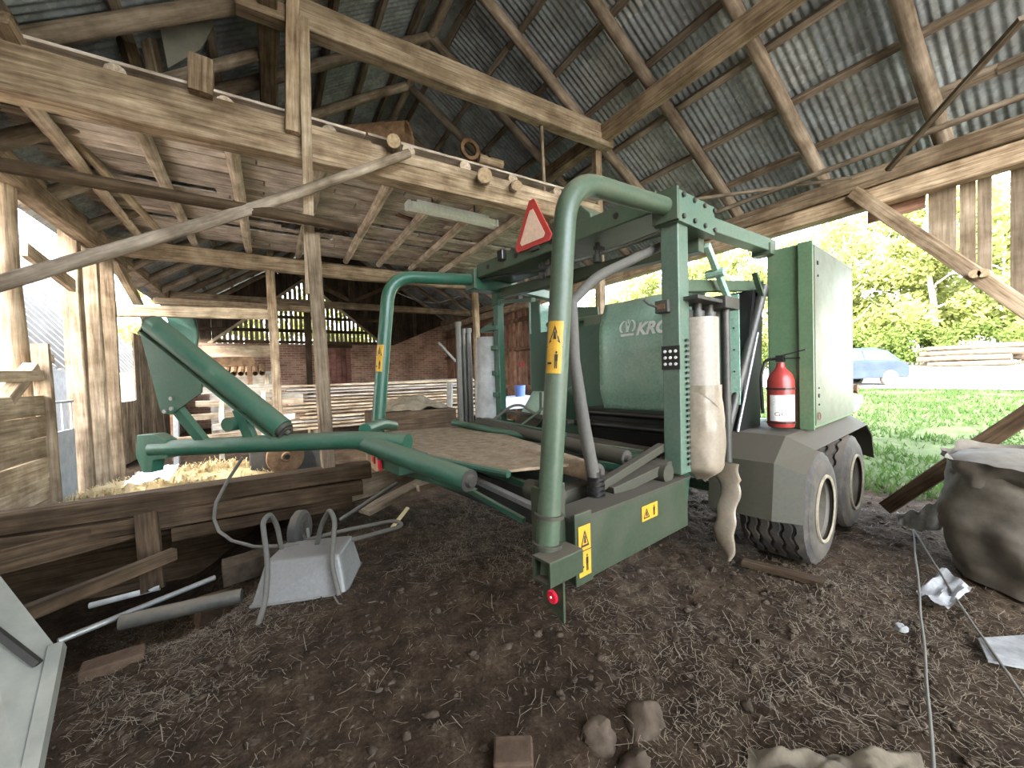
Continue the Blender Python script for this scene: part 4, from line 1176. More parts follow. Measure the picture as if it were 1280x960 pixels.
# --- tipping arm reaching out to the left
arm = part(MB().tube(fillet([(-2.30, .10, 1.06), (-2.52, .42, 1.075), (-3.12, 1.08, 1.045), (-3.66, 1.68, 1.01)], .12), .062, 18), 'tipping_arm', 'green_teal', smooth=True, angle=60)
ax = (V(-3.66, 1.68, 1.01) - V(-2.52, .42, 1.075)).normalized()
sd = ax.cross(V(0, 0, 1)).normalized()
m = MB(); e0 = V(-3.55, 1.56, 1.015)
m.prism([e0 + ax * a + V(0, 0, b) - sd * .045 for a, b in ((.0, .07), (.10, .12), (.26, .12), (.28, -.04), (.22, -.17), (.14, -.17), (.12, -.08), (.0, -.07))], sd * .09)
m.build('arm_end_plate', 'green_teal', arm, bev=.006)
m = MB(); m.tube(fillet([(-2.45, .5, 1.13), (-2.2, .85, 1.12), (-1.95, 1.2, 1.05)], .1), .045, 14); part(m, 'arm_brace_tube', 'green_teal', smooth=True)
r0, r1 = V(-3.62, 1.56, 1.95), V(-2.92, .84, 1.16)
m = MB(); m.cyl(r0, r1, .075, n=26); rr = part(m, 'kick_roller', 'green_teal', smooth=True)
d = (r1 - r0).normalized()
nrm = V(0, 0, -1) - d * V(0, 0, -1).dot(d); nrm.normalize()
m = MB(); m.bar(r0 + nrm * .095 - d * .03, r1 + nrm * .095 + d * .05, .07, .012, nrm); m.build('roller_carrier', 'green_teal', rr)
for (q, s1) in ((r0, -1), (r1, 1)):
    m = MB(); m.cyl(q, q + d * s1 * .03, .06, n=16); m.cyl(q + d * s1 * .03, q + d * s1 * .07, .022, n=10); m.bar(q + d * s1 * .035 - nrm * .03, q + d * s1 * .035 + nrm * .11, .07, .012, d); m.build('roller_bearing', 'darksteel', rr, smooth=True)
side = d.cross(nrm).normalized()
if side.dot(V(-.6, -.8, 0)) < 0: side = -side
m = MB()
c = r0 + nrm * .09
L = (r1 - r0).length
m.prism([c - d * .02 + side * .04, c + d * (L * .47) + side * .04, c + d * (L * .50) + nrm * .06 + side * .04, c + d * (L * .42) + nrm * .34 + side * .04, c + d * (L * .36) + nrm * .38 + side * .04], -side * .012)
gp = m.build('gusset_plate', 'green_dark', rr)
bolts(gp, [c + d * (L * .405) + nrm * .30 + side * .04, c + d * (L * .37) + nrm * .24 + side * .04, c + d * (L * .38) + nrm * .35 + side * .04], side, .016, .012, 'steel')
def arm_at(t): return V(-2.52, .42, 1.075).lerp(V(-3.66, 1.68, 1.01), t)
m = MB(); m.bar(c + d * (L * .40) + nrm * .30, arm_at(.72), .05, .075, ax); part(m, 'arm_strut', 'green_teal', bev=.004)
m = MB(); m.bar(c + d * (L * .72) + nrm * .0, arm_at(.49), .05, .08, ax); part(m, 'arm_strut', 'green_teal', bev=.004)
m = MB(); m.cyl(c + d * (L * .74) + nrm * .12 - side * .04, c + d * (L * .74) + nrm * .12 + side * .05, .05, n=18); part(m, 'strut_pivot', 'green_dark', smooth=True)
# reflector box under the arm's root
m = MB(); m.lohi((-2.42, -.02, .88), (-2.22, .36, 1.0)); rb = part(m, 'reflector_bracket', 'green_teal', bev=.004)
m = MB(); m.prism([(-2.43, .42, .98), (-2.43, .36, .98), (-2.43, .36, .90), (-2.43, .42, .92)], (-.01, 0, 0)); m.build('red_reflector', 'redlens', rb)
m = MB(); m.prism([(-2.43, .30, .94), (-2.43, .24, .94), (-2.43, .24, .87), (-2.43, .30, .88)], (-.01, 0, 0)); m.build('red_reflector', 'redlens', rb)
m = MB(); m.prism([(-2.34, .36, .98), (-2.24, -.55, .86), (-2.24, -.5, .84), (-2.32, .1, .84), (-2.36, .36, .86)], (.06, 0, 0)); part(m, 'under_plate', 'green_teal')
# front end seen past the box: grey plate and black knob
m = MB(); m.prism([(1.95, -1.45, 1.0), (2.25, -1.45, 1.12), (2.7, -1.40, 1.14), (2.75, -1.40, 1.08), (2.2, -1.45, 1.0)], (0, .25, 0)); part(m, 'front_shelf', 'steel')
m = MB(); m.lathe((2.0, -1.45, 1.24), (0, -1, 0), [(-.03, 0), (-.03, .04), (.03, .05), (.03, 0)], 14); part(m, 'front_knob', 'rust', smooth=True)

# ---------------------------------------------------------------- outdoors: trees, logs, car
ORD = ('first', 'second', 'third', 'fourth', 'fifth', 'sixth', 'seventh', 'eighth', 'ninth', 'tenth', 'eleventh', 'twelfth', 'thirteenth', 'fourteenth', 'fifteenth', 'sixteenth', 'seventeenth', 'eighteenth', 'nineteenth', 'twentieth')
def crown_mesh(seed, n, rx, rz, leaf, mat, z0):
    r = random.Random(seed)
    v, f = [], []
    blobs = [(V(r.gauss(0, rx * .5), r.gauss(0, rx * .5), z0 + r.random() * rz), r.uniform(.25, .5) * rx) for _ in range(14)]
    for _ in range(n):
        c, rad = r.choice(blobs)
        d = V(r.gauss(0, 1), r.gauss(0, 1), r.gauss(0, 1)).normalized() * rad * r.random() ** .4
        p = c + d
        a = V(r.gauss(0, 1), r.gauss(0, 1), r.gauss(0, 1)).normalized()
        b = a.cross(V(r.gauss(0, 1), r.gauss(0, 1), r.gauss(0, 1))).normalized()
        s = leaf * r.uniform(.6, 1.3)
        o = len(v)
        v += [p - a * s, p + b * s * .55, p + a * s, p - b * s * .55]
        f.append((o, o + 1, o + 2, o + 3))
    return MB().add(v, f).mesh('foliage', mat, recalc=False)
def trunk_mesh(seed, h, r0, mat):
    r = random.Random(seed)
    m = MB()
    pts = [V(r.uniform(-.08, .08) * k, r.uniform(-.08, .08) * k, h * k / 6) for k in range(7)]
    m.tube(pts, [r0 * (1 - k / 7.5) for k in range(7)], 8)
    for k in range(9):
        z = h * r.uniform(.3, .95); a = r.random() * 6.3; L = h * r.uniform(.12, .25)
        p = V(0, 0, z)
        m.tube([p, p + V(math.cos(a) * L * .6, math.sin(a) * L * .6, L * .3), p + V(math.cos(a) * L, math.sin(a) * L, L * .8)], [r0 * .3, r0 * .2, r0 * .06], 5)
    return m.mesh('trunk', mat, True)
kinds = []
for k in range(3):
    kinds.append((crown_mesh(11 + k, 4200, 1.7, 4.6, .11, 'leaf', 1.2), trunk_mesh(31 + k, 6.5, .11, 'bark')))
bushes = [(crown_mesh(51 + k, 3000, 1.35, 1.7, .10, 'leaf_deep', .3), trunk_mesh(61 + k, 2.0, .05, 'bark_dark')) for k in range(2)]
def plant(name, kind, s, t, sc, label, group, cat):
    e = empty(name, (s, t, out_z(s, 0) - .02), R.random() * 6)
    e.matrix_basis = e.matrix_basis @ Matrix.Diagonal((sc, sc, sc, 1))
    tag(e, label, cat, group)
    for nm, me in (('foliage', kind[0]), ('trunk', kind[1])):
        o = bpy.data.objects.new(nm, me); COL.objects.link(o); o.parent = e
R2 = random.Random(5)
row = 0
for s, t0, t1, step in ((34, 1.5, 31, 2.4), (38, 2, 36, 3.0), (44, 4, 44, 3.6)):
    t = t0; n_ = 0
    while t < t1:
        k = R2.randrange(3)
        plant('birch_tree', kinds[k], s + R2.uniform(-1, 1), t, R2.uniform(1.25, 1.75) * (1 + (s - 34) * .035), ORD[n_] + ' birch from the right in the ' + {34: 'front', 38: 'middle', 44: 'rear'}[s] + ' row of trees across the road', 'trees across the road', 'tree')
        n_ += 1
        t += step * R2.uniform(.8, 1.2)
for n_, t in enumerate([2.2 + 1.9 * k for k in range(14)]):
    plant('leafy_bush', bushes[R2.randrange(2)], 32.4 + R2.uniform(-.5, .8), t, R2.uniform(.8, 1.25), ORD[n_] + ' low green bush from the right along the road edge', 'bushes across the road', 'bush')
for k, s in enumerate((-3.5, -1.2, 1.0, 3.2, 5.5, 8.0)):
    plant('birch_tree', kinds[k % 3], s, 24 + R2.uniform(-1.5, 1.5), 1.1, ORD[k] + ' green tree from the left seen through the gable slats', 'trees behind the far gable', 'tree')
# log pile
lr = random.Random(3)
n = 0
for row_z, cnt in ((0, 7), (1, 6), (2, 5), (3, 3)):
    for k in range(cnt):
        r = lr.uniform(.12, .17)
        s = 29.2 + k * .34 + row_z * .17 + lr.uniform(-.03, .03)
        z = out_z(29.5, 0) + .16 + row_z * .27
        L = lr.uniform(2.6, 3.4)
        t = 3.2 + lr.uniform(-.25, .25)
        o = log('cut_log', (s, t, z), (s + .3, t + L, z), r, r * .9, 'bark_log', n=9, label=('first', 'second', 'third', 'fourth', 'fifth', 'sixth', 'seventh')[k] + ' cut log from the right in the ' + ('bottom', 'second', 'third', 'top')[row_z] + ' row of the roadside pile', cat='log', group='logs in the roadside pile')
        hang(MB().cyl((s, t - .004, z), (s, t + .004, z), r * .95, n=10).build('cut_face', 'endgrain'), o)
# parked car
cl = (21.015, 7.060, 0.449)
cz = out_z(cl[0], cl[1])
car = empty('parked_car', (cl[0], cl[1], cz), math.radians(148))
tag(car, 'blue car parked by the road beyond the green storage box', 'car')
side = [(-2.1, .35), (-2.15, .75), (-2.05, .98), (-1.75, 1.05), (-1.35, 1.5), (-.9, 1.62), (.5, 1.6), (1.25, 1.08), (2.0, .92), (2.15, .6), (2.1, .32)]
vs, fs = [], []
for sg in (-1, 1):
    for x, z in side:
        vs.append((x, sg * (.88 if z < 1.06 else .88 - (z - 1.0) * .38), z))
nn = len(side)
for i in range(nn):
    fs.append((i, (i + 1) % nn, nn + (i + 1) % nn, nn + i))
fs += [tuple(range(nn)), tuple(range(nn, 2 * nn))]
MB().add(vs, fs).build('car_body', 'carpaint', car, bev=.05)
for sg in (-1, 1):
    MB().prism([(-1.55, sg * .86, 1.10), (-1.28, sg * .73, 1.46), (-.35, sg * .70, 1.52), (-.35, sg * .86, 1.10)], (0, sg * .012, 0)).build('side_window', 'glass', car)
    MB().prism([(-.27, sg * .86, 1.10), (-.27, sg * .70, 1.52), (.42, sg * .71, 1.50), (1.0, sg * .86, 1.12)], (0, sg * .012, 0)).build('side_window', 'glass', car)
    for x in (-1.35, 1.35):
        m = MB(); m.lathe((x, sg * .72, .33), (0, sg, 0), [(0, .2), (0, .32), (.04, .335), (.16, .335), (.19, .31), (.19, .22), (.17, .2), (.17, 0)], 24); m.build('car_wheel', 'rubber', car, smooth=True)
    MB().box((-2.06, sg * .68, .88), (.1, .3, .16)).build('tail_lamp', 'redlens', car, bev=.02)
    MB().box((2.06, sg * .62, .74), (.1, .36, .14)).build('head_lamp', 'white', car, bev=.02)
    MB().box((.75, sg * .98, 1.1), (.1, .18, .13)).build('side_mirror', 'carpaint', car, bev=.03)
MB().prism([(-1.79, -.8, 1.07), (-1.79, .8, 1.07), (-1.37, .68, 1.48), (-1.37, -.68, 1.48)], (-.012, 0, .012)).build('rear_window', 'glass', car)
MB().prism([(1.24, -.8, 1.10), (1.24, .8, 1.10), (.55, .68, 1.57), (.55, -.68, 1.57)], (.012, 0, .012)).build('windscreen', 'glass', car)
MB().box((-2.14, 0, .5), (.1, 1.7, .22)).build('bumper', 'black', car, bev=.03)

# grass blades outside the door
gr = random.Random(17)
v, f = [], []
for _ in range(42000):
    s = 5.5 + (gr.random() ** 1.7) * 14.2
    t = -1.5 + gr.random() * 15
    if mnoise.noise(V(s * .7, t * .7, 3)) < -.28 + (.45 if s < 6.3 else 0) or (abs(s - 9.6) < .35 and gr.random() < .75):
        continue
    p = V(s, t, out_z(s, t) - .01 if s > 6.3 else 0)
    h = gr.uniform(.04, .12); a = gr.random() * 6.3; w = gr.uniform(.006, .014) * (1 + s * .06)
    le = V(gr.gauss(0, .04), gr.gauss(0, .04), 0)
    o = len(v)
    v += [p + V(math.cos(a) * w, math.sin(a) * w, 0), p - V(math.cos(a) * w, math.sin(a) * w, 0), p + le + V(0, 0, h)]
    f.append((o, o + 1, o + 2))
tag(MB().add(v, f).build('grass', 'grass', recalc=False), 'short green grass in front of the barn door', 'grass', kind='stuff')

# ---------------------------------------------------------------- right foreground: leaning timber, big sack, ropes
timber('leaning_timber', (5.265, 1.397, 0.040), (5.183, 0.459, 1.127), 0.11, 0.13, 'beam_dark', label='square timber leaning up from the ground behind the grey sack', cat='timber')
bagc = V(4.42, .24, 0)
def bagf(u, w):
    a = 2 * math.pi * u
    ca, sa = math.cos(a), math.sin(a)
    k = (abs(ca) ** 3 + abs(sa) ** 3) ** (-1 / 3)
    rad = .52 * (1 + .10 * math.sin(w * math.pi)) * (1 - .12 * sstep(.8, 1, w))
    z = .80 * min(1, w / .85)
    if w > .85:
        q = (w - .85) / .15
        rad *= 1 - .75 * q
        z = .80 + .05 * math.sin(q * 3) - .03 * q
    n = V(ca * 2, sa * 2, z * 4)
    rad *= 1 + .10 * mnoise.noise(n) + .06 * mnoise.noise(V(n.x * 2.6, n.y * 2.6, n.z * .8)) + .025 * mnoise.noise(n * 5)
    z += .05 * mnoise.noise(V(ca * 1.5, sa * 1.5, 5)) * w
    return (bagc.x + ca * k * rad * .95, bagc.y + sa * k * rad * 1.0, z + .0)
m = MB(); m.grid(bagf, 60, 36)
bag = m.build('big_sack', 'sack', smooth=True, angle=80)
tag(bag, 'large slumped grey woven sack at the right edge', 'sack')
def collar(u, w):
    a = 2 * math.pi * u
    rad = .52 + .06 * w + .06 * mnoise.noise(V(math.cos(a) * 4, math.sin(a) * 4, w * 2)) + .03 * mnoise.noise(V(math.cos(a) * 9, math.sin(a) * 9, w * 3))
    k = (abs(math.cos(a)) ** 3 + abs(math.sin(a)) ** 3) ** (-1 / 3)
    return (bagc.x + math.cos(a) * rad * k, bagc.y + math.sin(a) * rad * k, .66 + .17 * w + .05 * mnoise.noise(V(math.cos(a) * 3, math.sin(a) * 3, 7)))
m = MB(); m.grid(collar, 70, 6); hang(m.build('crumpled_rim', 'sack', smooth=True, angle=80), bag)
def skirt(u, w):
    p0 = V((4.826, 1.205, 0.050)); p1 = V((4.753, 0.747, 0.220))
    p = p0.lerp(p1, u)
    p.z = .04 + .12 * sstep(.3, 1, u) + w * (.10 + .35 * u ** 1.5) + .05 * mnoise.noise(V(u * 7, w * 5, 1))
    p += V(-.5, .1, 0) * .25 * (1 - w) * u + V(.06, .02, 0) * mnoise.noise(V(u * 9, w * 2, 4))
    return p
m = MB(); m.grid(skirt, 30, 10); o = m.build('plastic_flap', 'sack_pale', smooth=True, angle=80); so = o.modifiers.new('t', 'SOLIDIFY'); so.thickness = .006; hang(o, bag)
def rope(name, pts, r, mat, label, cat='rope'):
    P = [V(p) for p in pts]
    out = []
    for k in range(len(P) - 1):
        L = (P[k + 1] - P[k]).length
        for j in range(max(2, int(L / .12))):
            q = P[k].lerp(P[k + 1], j / max(2, int(L / .12)))
            out.append(q)
    out.append(P[-1])
    out = [V(q.x + .008 * mnoise.noise(q * 3), q.y + .008 * mnoise.noise(q * 3 + V(5, 0, 0)), q.z) for q in out]
    return tag(MB().tube(out, r, 8).build(name, mat, smooth=True), label, cat)
rope('cord', [(4.530, 1.037, 0.100), (3.210, 0.706, 0.050), (2.502, 0.531, 0.045), (1.904, 0.387, 0.050)], .006, 'hose', 'thin straight cord running towards the bottom edge of the picture')
rope('cord', [(4.513, 1.029, 0.100), (3.569, 0.643, 0.060), (2.999, 0.406, 0.050), (2.576, 0.226, 0.050)], .006, 'hose', 'thin cord running from the sack to the right edge')
m = MB()
a = V((3.113, 0.470, 0.030)); b = V((3.420, 0.301, 0.030)); c = V((3.034, 0.244, 0.030)); d = V((2.918, 0.408, 0.030))
m.prism([a, b, c, d], (0, 0, .012)); tag(m.build('pale_board', 'concrete'), 'pale flat board lying on the dirt by the right edge', 'board')
m = MB(); a = V((3.404, 0.767, 0.030)); b = V((3.952, 0.750, 0.030)); c = V((3.742, 0.588, 0.030)); d = V((3.298, 0.610, 0.030))
m.grid(lambda u, w: a.lerp(b, u).lerp(d.lerp(c, u), w) + V(0, 0, .03 + .04 * mnoise.noise(V(u * 4, w * 4, 2))), 10, 10); tag(m.build('plastic_scrap', 'concrete', smooth=True), 'scrap of dirty plastic between the two cords', 'plastic')
# cloth sack at the bottom edge
def clothf(u, w):
    p = V((1.548, 0.825, 0.030)).lerp(V((2.075, 0.458, 0.030)), u).lerp(V((1.289, 0.703, 0.030)).lerp(V((1.833, 0.349, 0.030)), u), w)
    e = min(u, 1 - u, w, 1 - w)
    p.z = gz(p.x, p.y) + .012 + sstep(0, .2, e) * (.02 + .07 * abs(mnoise.noise(V(u * 3.6, w * 3, 6))) + .03 * abs(mnoise.noise(V(u * 9 + w * 4, w * 5, 1))))
    return p
m = MB(); m.grid(clothf, 40, 30); tag(m.build('cloth_sack', 'cloth', smooth=True, angle=80), 'crumpled tan sack cloth at the bottom edge', 'sack cloth')

# ---------------------------------------------------------------- ground litter
def stone(name, px, size, seed, mat, label, cat):
    p = V(px); p.z = gz(p.x, p.y)
    tag(MB().blob((p.x, p.y, p.z + size[2] * .12), size, seed, .22, 16, 10).build(name, mat, smooth=True, angle=50), label, cat)
stone('stone', (1.311, 1.134, 0.020), (.085, .08, .075), 3, 'stone', 'rounded brown stone, uppermost of three near the bottom edge', 'stone')
stone('stone', (1.082, 1.173, 0.020), (.07, .07, .05), 5, 'stone', 'flat brown stone left of the rounded one', 'stone')
stone('stone', (1.121, 1.013, 0.020), (.07, .06, .045), 9, 'stone', 'half-buried brown stone nearest the bottom edge', 'stone')
stone('stone', (2.962, 0.726, 0.020), (.03, .03, .03), 12, 'sack_pale', 'small whitish stone on the dirt near the cords', 'stone')
def block(name, c, size, rz, mat, label, cat, tilt=0.0):
    z = gz(c[0], c[1])
    o = MB().box((0, 0, 0), size).build(name, mat, bev=.008, matrix=Matrix.Translation((c[0], c[1], z + size[2] * .38)) @ Matrix.Rotation(rz, 4, 'Z') @ Matrix.Rotation(tilt, 4, 'Y'))
    tag(o, label, cat)
block('brick', (-0.790, 2.942, 0.000), (.25, .12, .06), .15, 'brick', 'loose brick lying on the dirt at lower left', 'brick', .05)
block('brick', (0.735, 1.271, 0.000), (.15, .12, .06), -.55, 'brick', 'loose brick cut by the bottom edge', 'brick')
block('paving_stone', (-.12, 3.9, 0), (.55, .2, .16), .1, 'stone', 'long rough stone behind the wheelbarrow', 'stone', -.05)
block('paving_stone', (-.42, 3.72, 0), (.24, .2, .2), .3, 'brick', 'short reddish block left of the long stone', 'stone', .1)

sr = random.Random(23)
def litter(n, region, lmin, lmax, w, lift, dens=None):
    v, f = [], []
    while len(f) < n * 2:
        s = sr.uniform(*region[0]); t = sr.uniform(*region[1])
        if dens and sr.random() > dens(s, t): continue
        z = gz(s, t) + sr.uniform(0.004, lift)
        a = sr.random() * 6.3; L = sr.uniform(lmin, lmax); el = sr.gauss(0, .35)
        d = V(math.cos(a), math.sin(a), el * .8).normalized(); e = V(-math.sin(a), math.cos(a), 0)
        p = V(s, t, z); ben = V(sr.gauss(0, .2), sr.gauss(0, .2), sr.gauss(0, .15)) * L
        ww = w * sr.uniform(.6, 1.4)
        o = len(v)
        v += [p - d * L / 2 - e * ww, p - d * L / 2 + e * ww, p + ben * .5 + e * ww, p + ben * .5 - e * ww, p + d * L / 2 + e * ww, p + d * L / 2 - e * ww]
        f += [(o, o + 1, o + 2, o + 3), (o + 3, o + 2, o + 4, o + 5)]
    return MB().add(v, f)
def dn(s, t):
    return max(0.15, min(1, .42 + 1.5 * mnoise.noise(V(s * .8, t * .8, 11)))) * (1 if s > -.2 - .25 * t else .12)
tag(litter(26000, ((-1.5, 5.5), (.2, 4.6)), .015, .07, .0010, .018, dn).build('straw_litter', 'straw', recalc=False), 'fine straw and hay scattered over the dirt floor', 'straw', kind='stuff')
tag(litter(700, ((-.6, 5.0), (.4, 4.2)), .06, .17, .0016, .025, dn).build('straw_stalks', 'straw', recalc=False), 'longer pale straw stalks lying on the dirt floor', 'straw', kind='stuff')
v = MB()
for _ in range(9000):
    s = sr.uniform(-1.6, 5.8); t = sr.uniform(.3, 4.4)
    r = min(.028, .004 + sr.expovariate(190))
    if sr.random() > dn(s, t) + .2: continue
    v.blob((s, t, gz(s, t) + r * .1), (r * sr.uniform(.8, 1.4), r * sr.uniform(.8, 1.4), r * sr.uniform(.5, .8)), sr.random() * 50, .3, 7, 4)
tag(v.build('dirt_clods', 'clod', smooth=True, angle=60, recalc=False), 'small clods and pebbles on the dirt floor', 'clods', kind='stuff')

# ---------------------------------------------------------------- overturned wheelbarrow
wbq = empty('wheelbarrow', (.1, 3.05, 0)); tag(wbq, 'overturned wheelbarrow with zinc tray and bent tube frame', 'wheelbarrow')
def wpart(m, name, mat, **k): return hang(m.build(name, mat, **k), wbq)
b0, b1, b2, b3 = V((-0.177, 3.114, 0.010)), V((0.387, 2.921, 0.010)), V(0, 0, 0), V(0, 0, 0)
bk = V(.18, .42, 0)
lo = [b0, b1, b1 + bk, b0 + bk]
t0, t1 = V((-0.089, 3.244, 0.240)), V((0.366, 3.036, 0.254))
hi = [t0, t1, t1 + bk * .8 + V(0, 0, -.01), t0 + bk * .8 + V(0, 0, -.01)]
m = MB(); m.add(lo + hi, [(4, 5, 6, 7), (0, 1, 5, 4), (1, 2, 6, 5), (2, 3, 7, 6), (3, 0, 4, 7)])
tr = wpart(m, 'tray', 'tray', bev=.02); so = tr.modifiers.new('s', 'SOLIDIFY'); so.thickness = .006
m = MB(); m.tube([*lo, lo[0]], .009, 8); wpart(m, 'tray_rim', 'tray', smooth=True)
m = MB(); m.tube(fillet([(0.020, 3.447, 0.191), (-0.007, 3.382, 0.445), (-0.048, 3.290, 0.558), (-0.091, 3.223, 0.530), (-0.068, 3.114, 0.269), (-0.087, 2.985, 0.080), (-0.167, 2.776, -0.080)], .08), .017, 10); wpart(m, 'tube_handle', 'hose', smooth=True, angle=80)
m = MB(); m.tube(fillet([(0.237, 3.373, 0.173), (0.282, 3.287, 0.409), (0.328, 3.153, 0.553), (0.352, 3.068, 0.490), (0.303, 2.957, 0.228), (0.335, 2.868, 0.041)], .08), .017, 10); wpart(m, 'tube_handle', 'hose', smooth=True, angle=80)
m = MB(); m.tube(fillet([(-0.097, 3.519, 0.250), (0.230, 3.401, 0.209), (0.499, 3.330, 0.217), (0.884, 3.211, 0.282), (0.860, 3.366, 0.287), (0.433, 3.488, 0.252), (0.172, 3.530, 0.222)], .1), .016, 10); wpart(m, 'frame_tube', 'hose', smooth=True, angle=80)
wc = V((0.153, 3.659, 0.275))
m = MB(); ad = V(.9, -.45, 0).normalized(); m.lathe(wc - ad * .045, ad, [(0, .07), (0, .13), (.02, .155), (.07, .155), (.09, .13), (.09, .07), (.06, .05), (.06, 0)], 26); wh = wpart(m, 'wheel', 'rubber', smooth=True)
m = MB(); m.bar(wc + ad * .06, V((0.209, 3.449, 0.165)), .02, .03); wpart(m, 'wheel_fork', 'steel')
rope('black_hose', [(-0.238, 4.075, 0.856), (-0.346, 4.082, 0.679), (-0.424, 4.036, 0.515), (-0.441, 4.000, 0.396), (-0.407, 3.932, 0.305), (-0.318, 3.830, 0.240), (-0.165, 3.690, 0.206), (0.007, 3.561, 0.202)], .013, 'hose', 'thin grey hose curving up from the wheelbarrow frame', 'hose')
rope('thin_cord', [(0.305, 2.863, 0.048), (0.324, 2.792, 0.021), (0.418, 2.735, 0.007), (0.531, 2.665, 0.030)], .006, 'hose', 'short pale cord trailing from the wheelbarrow tray')
# pipes lying in the gutter
log('plastic_pipe', (-1.092, 3.242, 0.060), (-0.423, 3.676, 0.040), .018, .018, 'steel', rough=0, label='thin grey pipe lying along the edge of the gutter', cat='pipe')
log('plastic_pipe', (-0.844, 3.282, 0.050), (-0.228, 3.203, 0.060), .045, .045, 'darksteel', rough=0, label='thick dark pipe lying on the dirt at lower left', cat='pipe')
log('plastic_pipe', (-1.157, 3.917, -0.050), (-0.771, 3.875, -0.020), .02, .02, 'sack_pale', rough=0, label='short whitish pipe lying in the gutter', cat='pipe')

# ---------------------------------------------------------------- stall sill and gutter timbers at left
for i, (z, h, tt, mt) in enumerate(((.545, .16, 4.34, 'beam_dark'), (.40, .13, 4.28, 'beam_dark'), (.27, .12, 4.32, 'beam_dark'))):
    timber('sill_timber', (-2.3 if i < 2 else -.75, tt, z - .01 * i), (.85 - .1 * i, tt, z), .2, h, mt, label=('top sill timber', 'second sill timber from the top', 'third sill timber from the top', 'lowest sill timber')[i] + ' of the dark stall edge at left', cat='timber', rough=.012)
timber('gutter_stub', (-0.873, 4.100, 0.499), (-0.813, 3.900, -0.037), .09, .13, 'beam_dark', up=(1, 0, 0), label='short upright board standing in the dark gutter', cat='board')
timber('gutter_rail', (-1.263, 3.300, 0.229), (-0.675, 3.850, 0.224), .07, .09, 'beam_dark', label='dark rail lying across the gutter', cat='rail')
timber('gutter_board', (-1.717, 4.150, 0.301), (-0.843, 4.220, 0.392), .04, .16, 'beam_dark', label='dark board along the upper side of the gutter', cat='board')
timber('gutter_boarding', (-2.4, 5.35, -.25), (1.1, 5.35, -.2), .06, .8, 'beam_dark', label='dark boarding at the back of the gutter', cat='board')  # back board added in dark wood so the hollow reads black
fl = empty('stall_floor', (-.8, 5.3, .2)); tag(fl, 'raised dark plank floor of the stall, covering the gutter to darken it', kind='structure')  # planks cover the back of the gutter so the hollow beneath goes dark
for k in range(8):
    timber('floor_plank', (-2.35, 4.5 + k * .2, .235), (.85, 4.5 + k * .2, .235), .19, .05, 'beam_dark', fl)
# planks on the ground right of the sill
for i, (a, b, w, h) in enumerate((((0.702, 3.909, 0.234), (1.735, 4.332, 0.419), .18, .05), ((1.253, 4.041, 0.335), (2.691, 4.450, 0.360), .14, .06), ((0.591, 4.329, 0.345), (1.411, 4.530, 0.383), .06, .24), ((1.580, 3.958, 0.383), (2.876, 3.984, 0.312), .1, .05))):
    timber('old_plank', a, b, w, h, 'greyboard', label=('old plank sloping up under the table roller', 'weathered plank on the dirt heap behind the roller', 'plank on edge at the end of the sill', 'half-buried plank under the wrapper table')[i], cat='plank')
log('iron_bar', (0.477, 3.812, 0.236), (0.983, 3.737, 0.508), .02, .02, 'darksteel', rough=0, label='dark iron bar leaning beside the wheelbarrow', cat='bar')
timber('old_plank', (0.824, 3.365, 0.227), (1.031, 3.590, 0.293), .02, .02, 'straw_pale', label='small pale stick on the straw beside the iron bar', cat='stick')
timber('old_plank', (2.988, 1.612, 0.030), (3.133, 1.150, 0.030), .1, .03, 'beam_dark', label='dark thin plank lying on the dirt before the near tyre', cat='plank')
# panel leaning at lower left
m = MB(); m.prism([(-1.154, 2.607, 0.998), (-0.741, 2.213, 0.483), (-0.694, 1.832, 0.248), (-0.888, 1.893, 0.271)], V(-.03, -.02, -.02))
lp = m.build('painted_sheet', 'panelgrey', bev=.008); tag(lp, 'pale painted panel leaning in the lower left corner', 'panel')
m = MB(); m.bar(V((-0.944, 2.221, 0.684)), V((-0.772, 2.138, 0.486)), .035, .02, (1, 0, 0)); hang(m.build('dark_strip', 'ink'), lp)
m = MB(); m.bar(V((-0.748, 2.218, 0.496)), V((-0.698, 1.835, 0.248)), .05, .04, (1, 0, 0)); hang(m.build('panel_edge_batten', 'panelgrey'), lp)
# plank stall at far left
st = empty('plank_stall', (-1.95, 5.4, 0)); tag(st, 'stall of pale horizontal planks at the far left edge', 'stall')
for k in range(6):
    z = .28 + k * .21
    timber('plank', (-2.0, 4.7, z), (-1.98, 5.85, z), .04, .2, 'beam_pale', st)
timber('cap_rail', (-2.05, 4.6, 1.6), (-2.03, 5.9, 1.63), .16, .1, 'beam_pale', st)
timber('corner_board', (-1.95, 5.88, .3), (-1.97, 5.85, 1.95), .05, .12, 'beam', st)
timber('bracket', (-2.02, 5.3, 1.4), (-2.02, 5.8, 1.72), .1, .09, 'beam_pale', st)
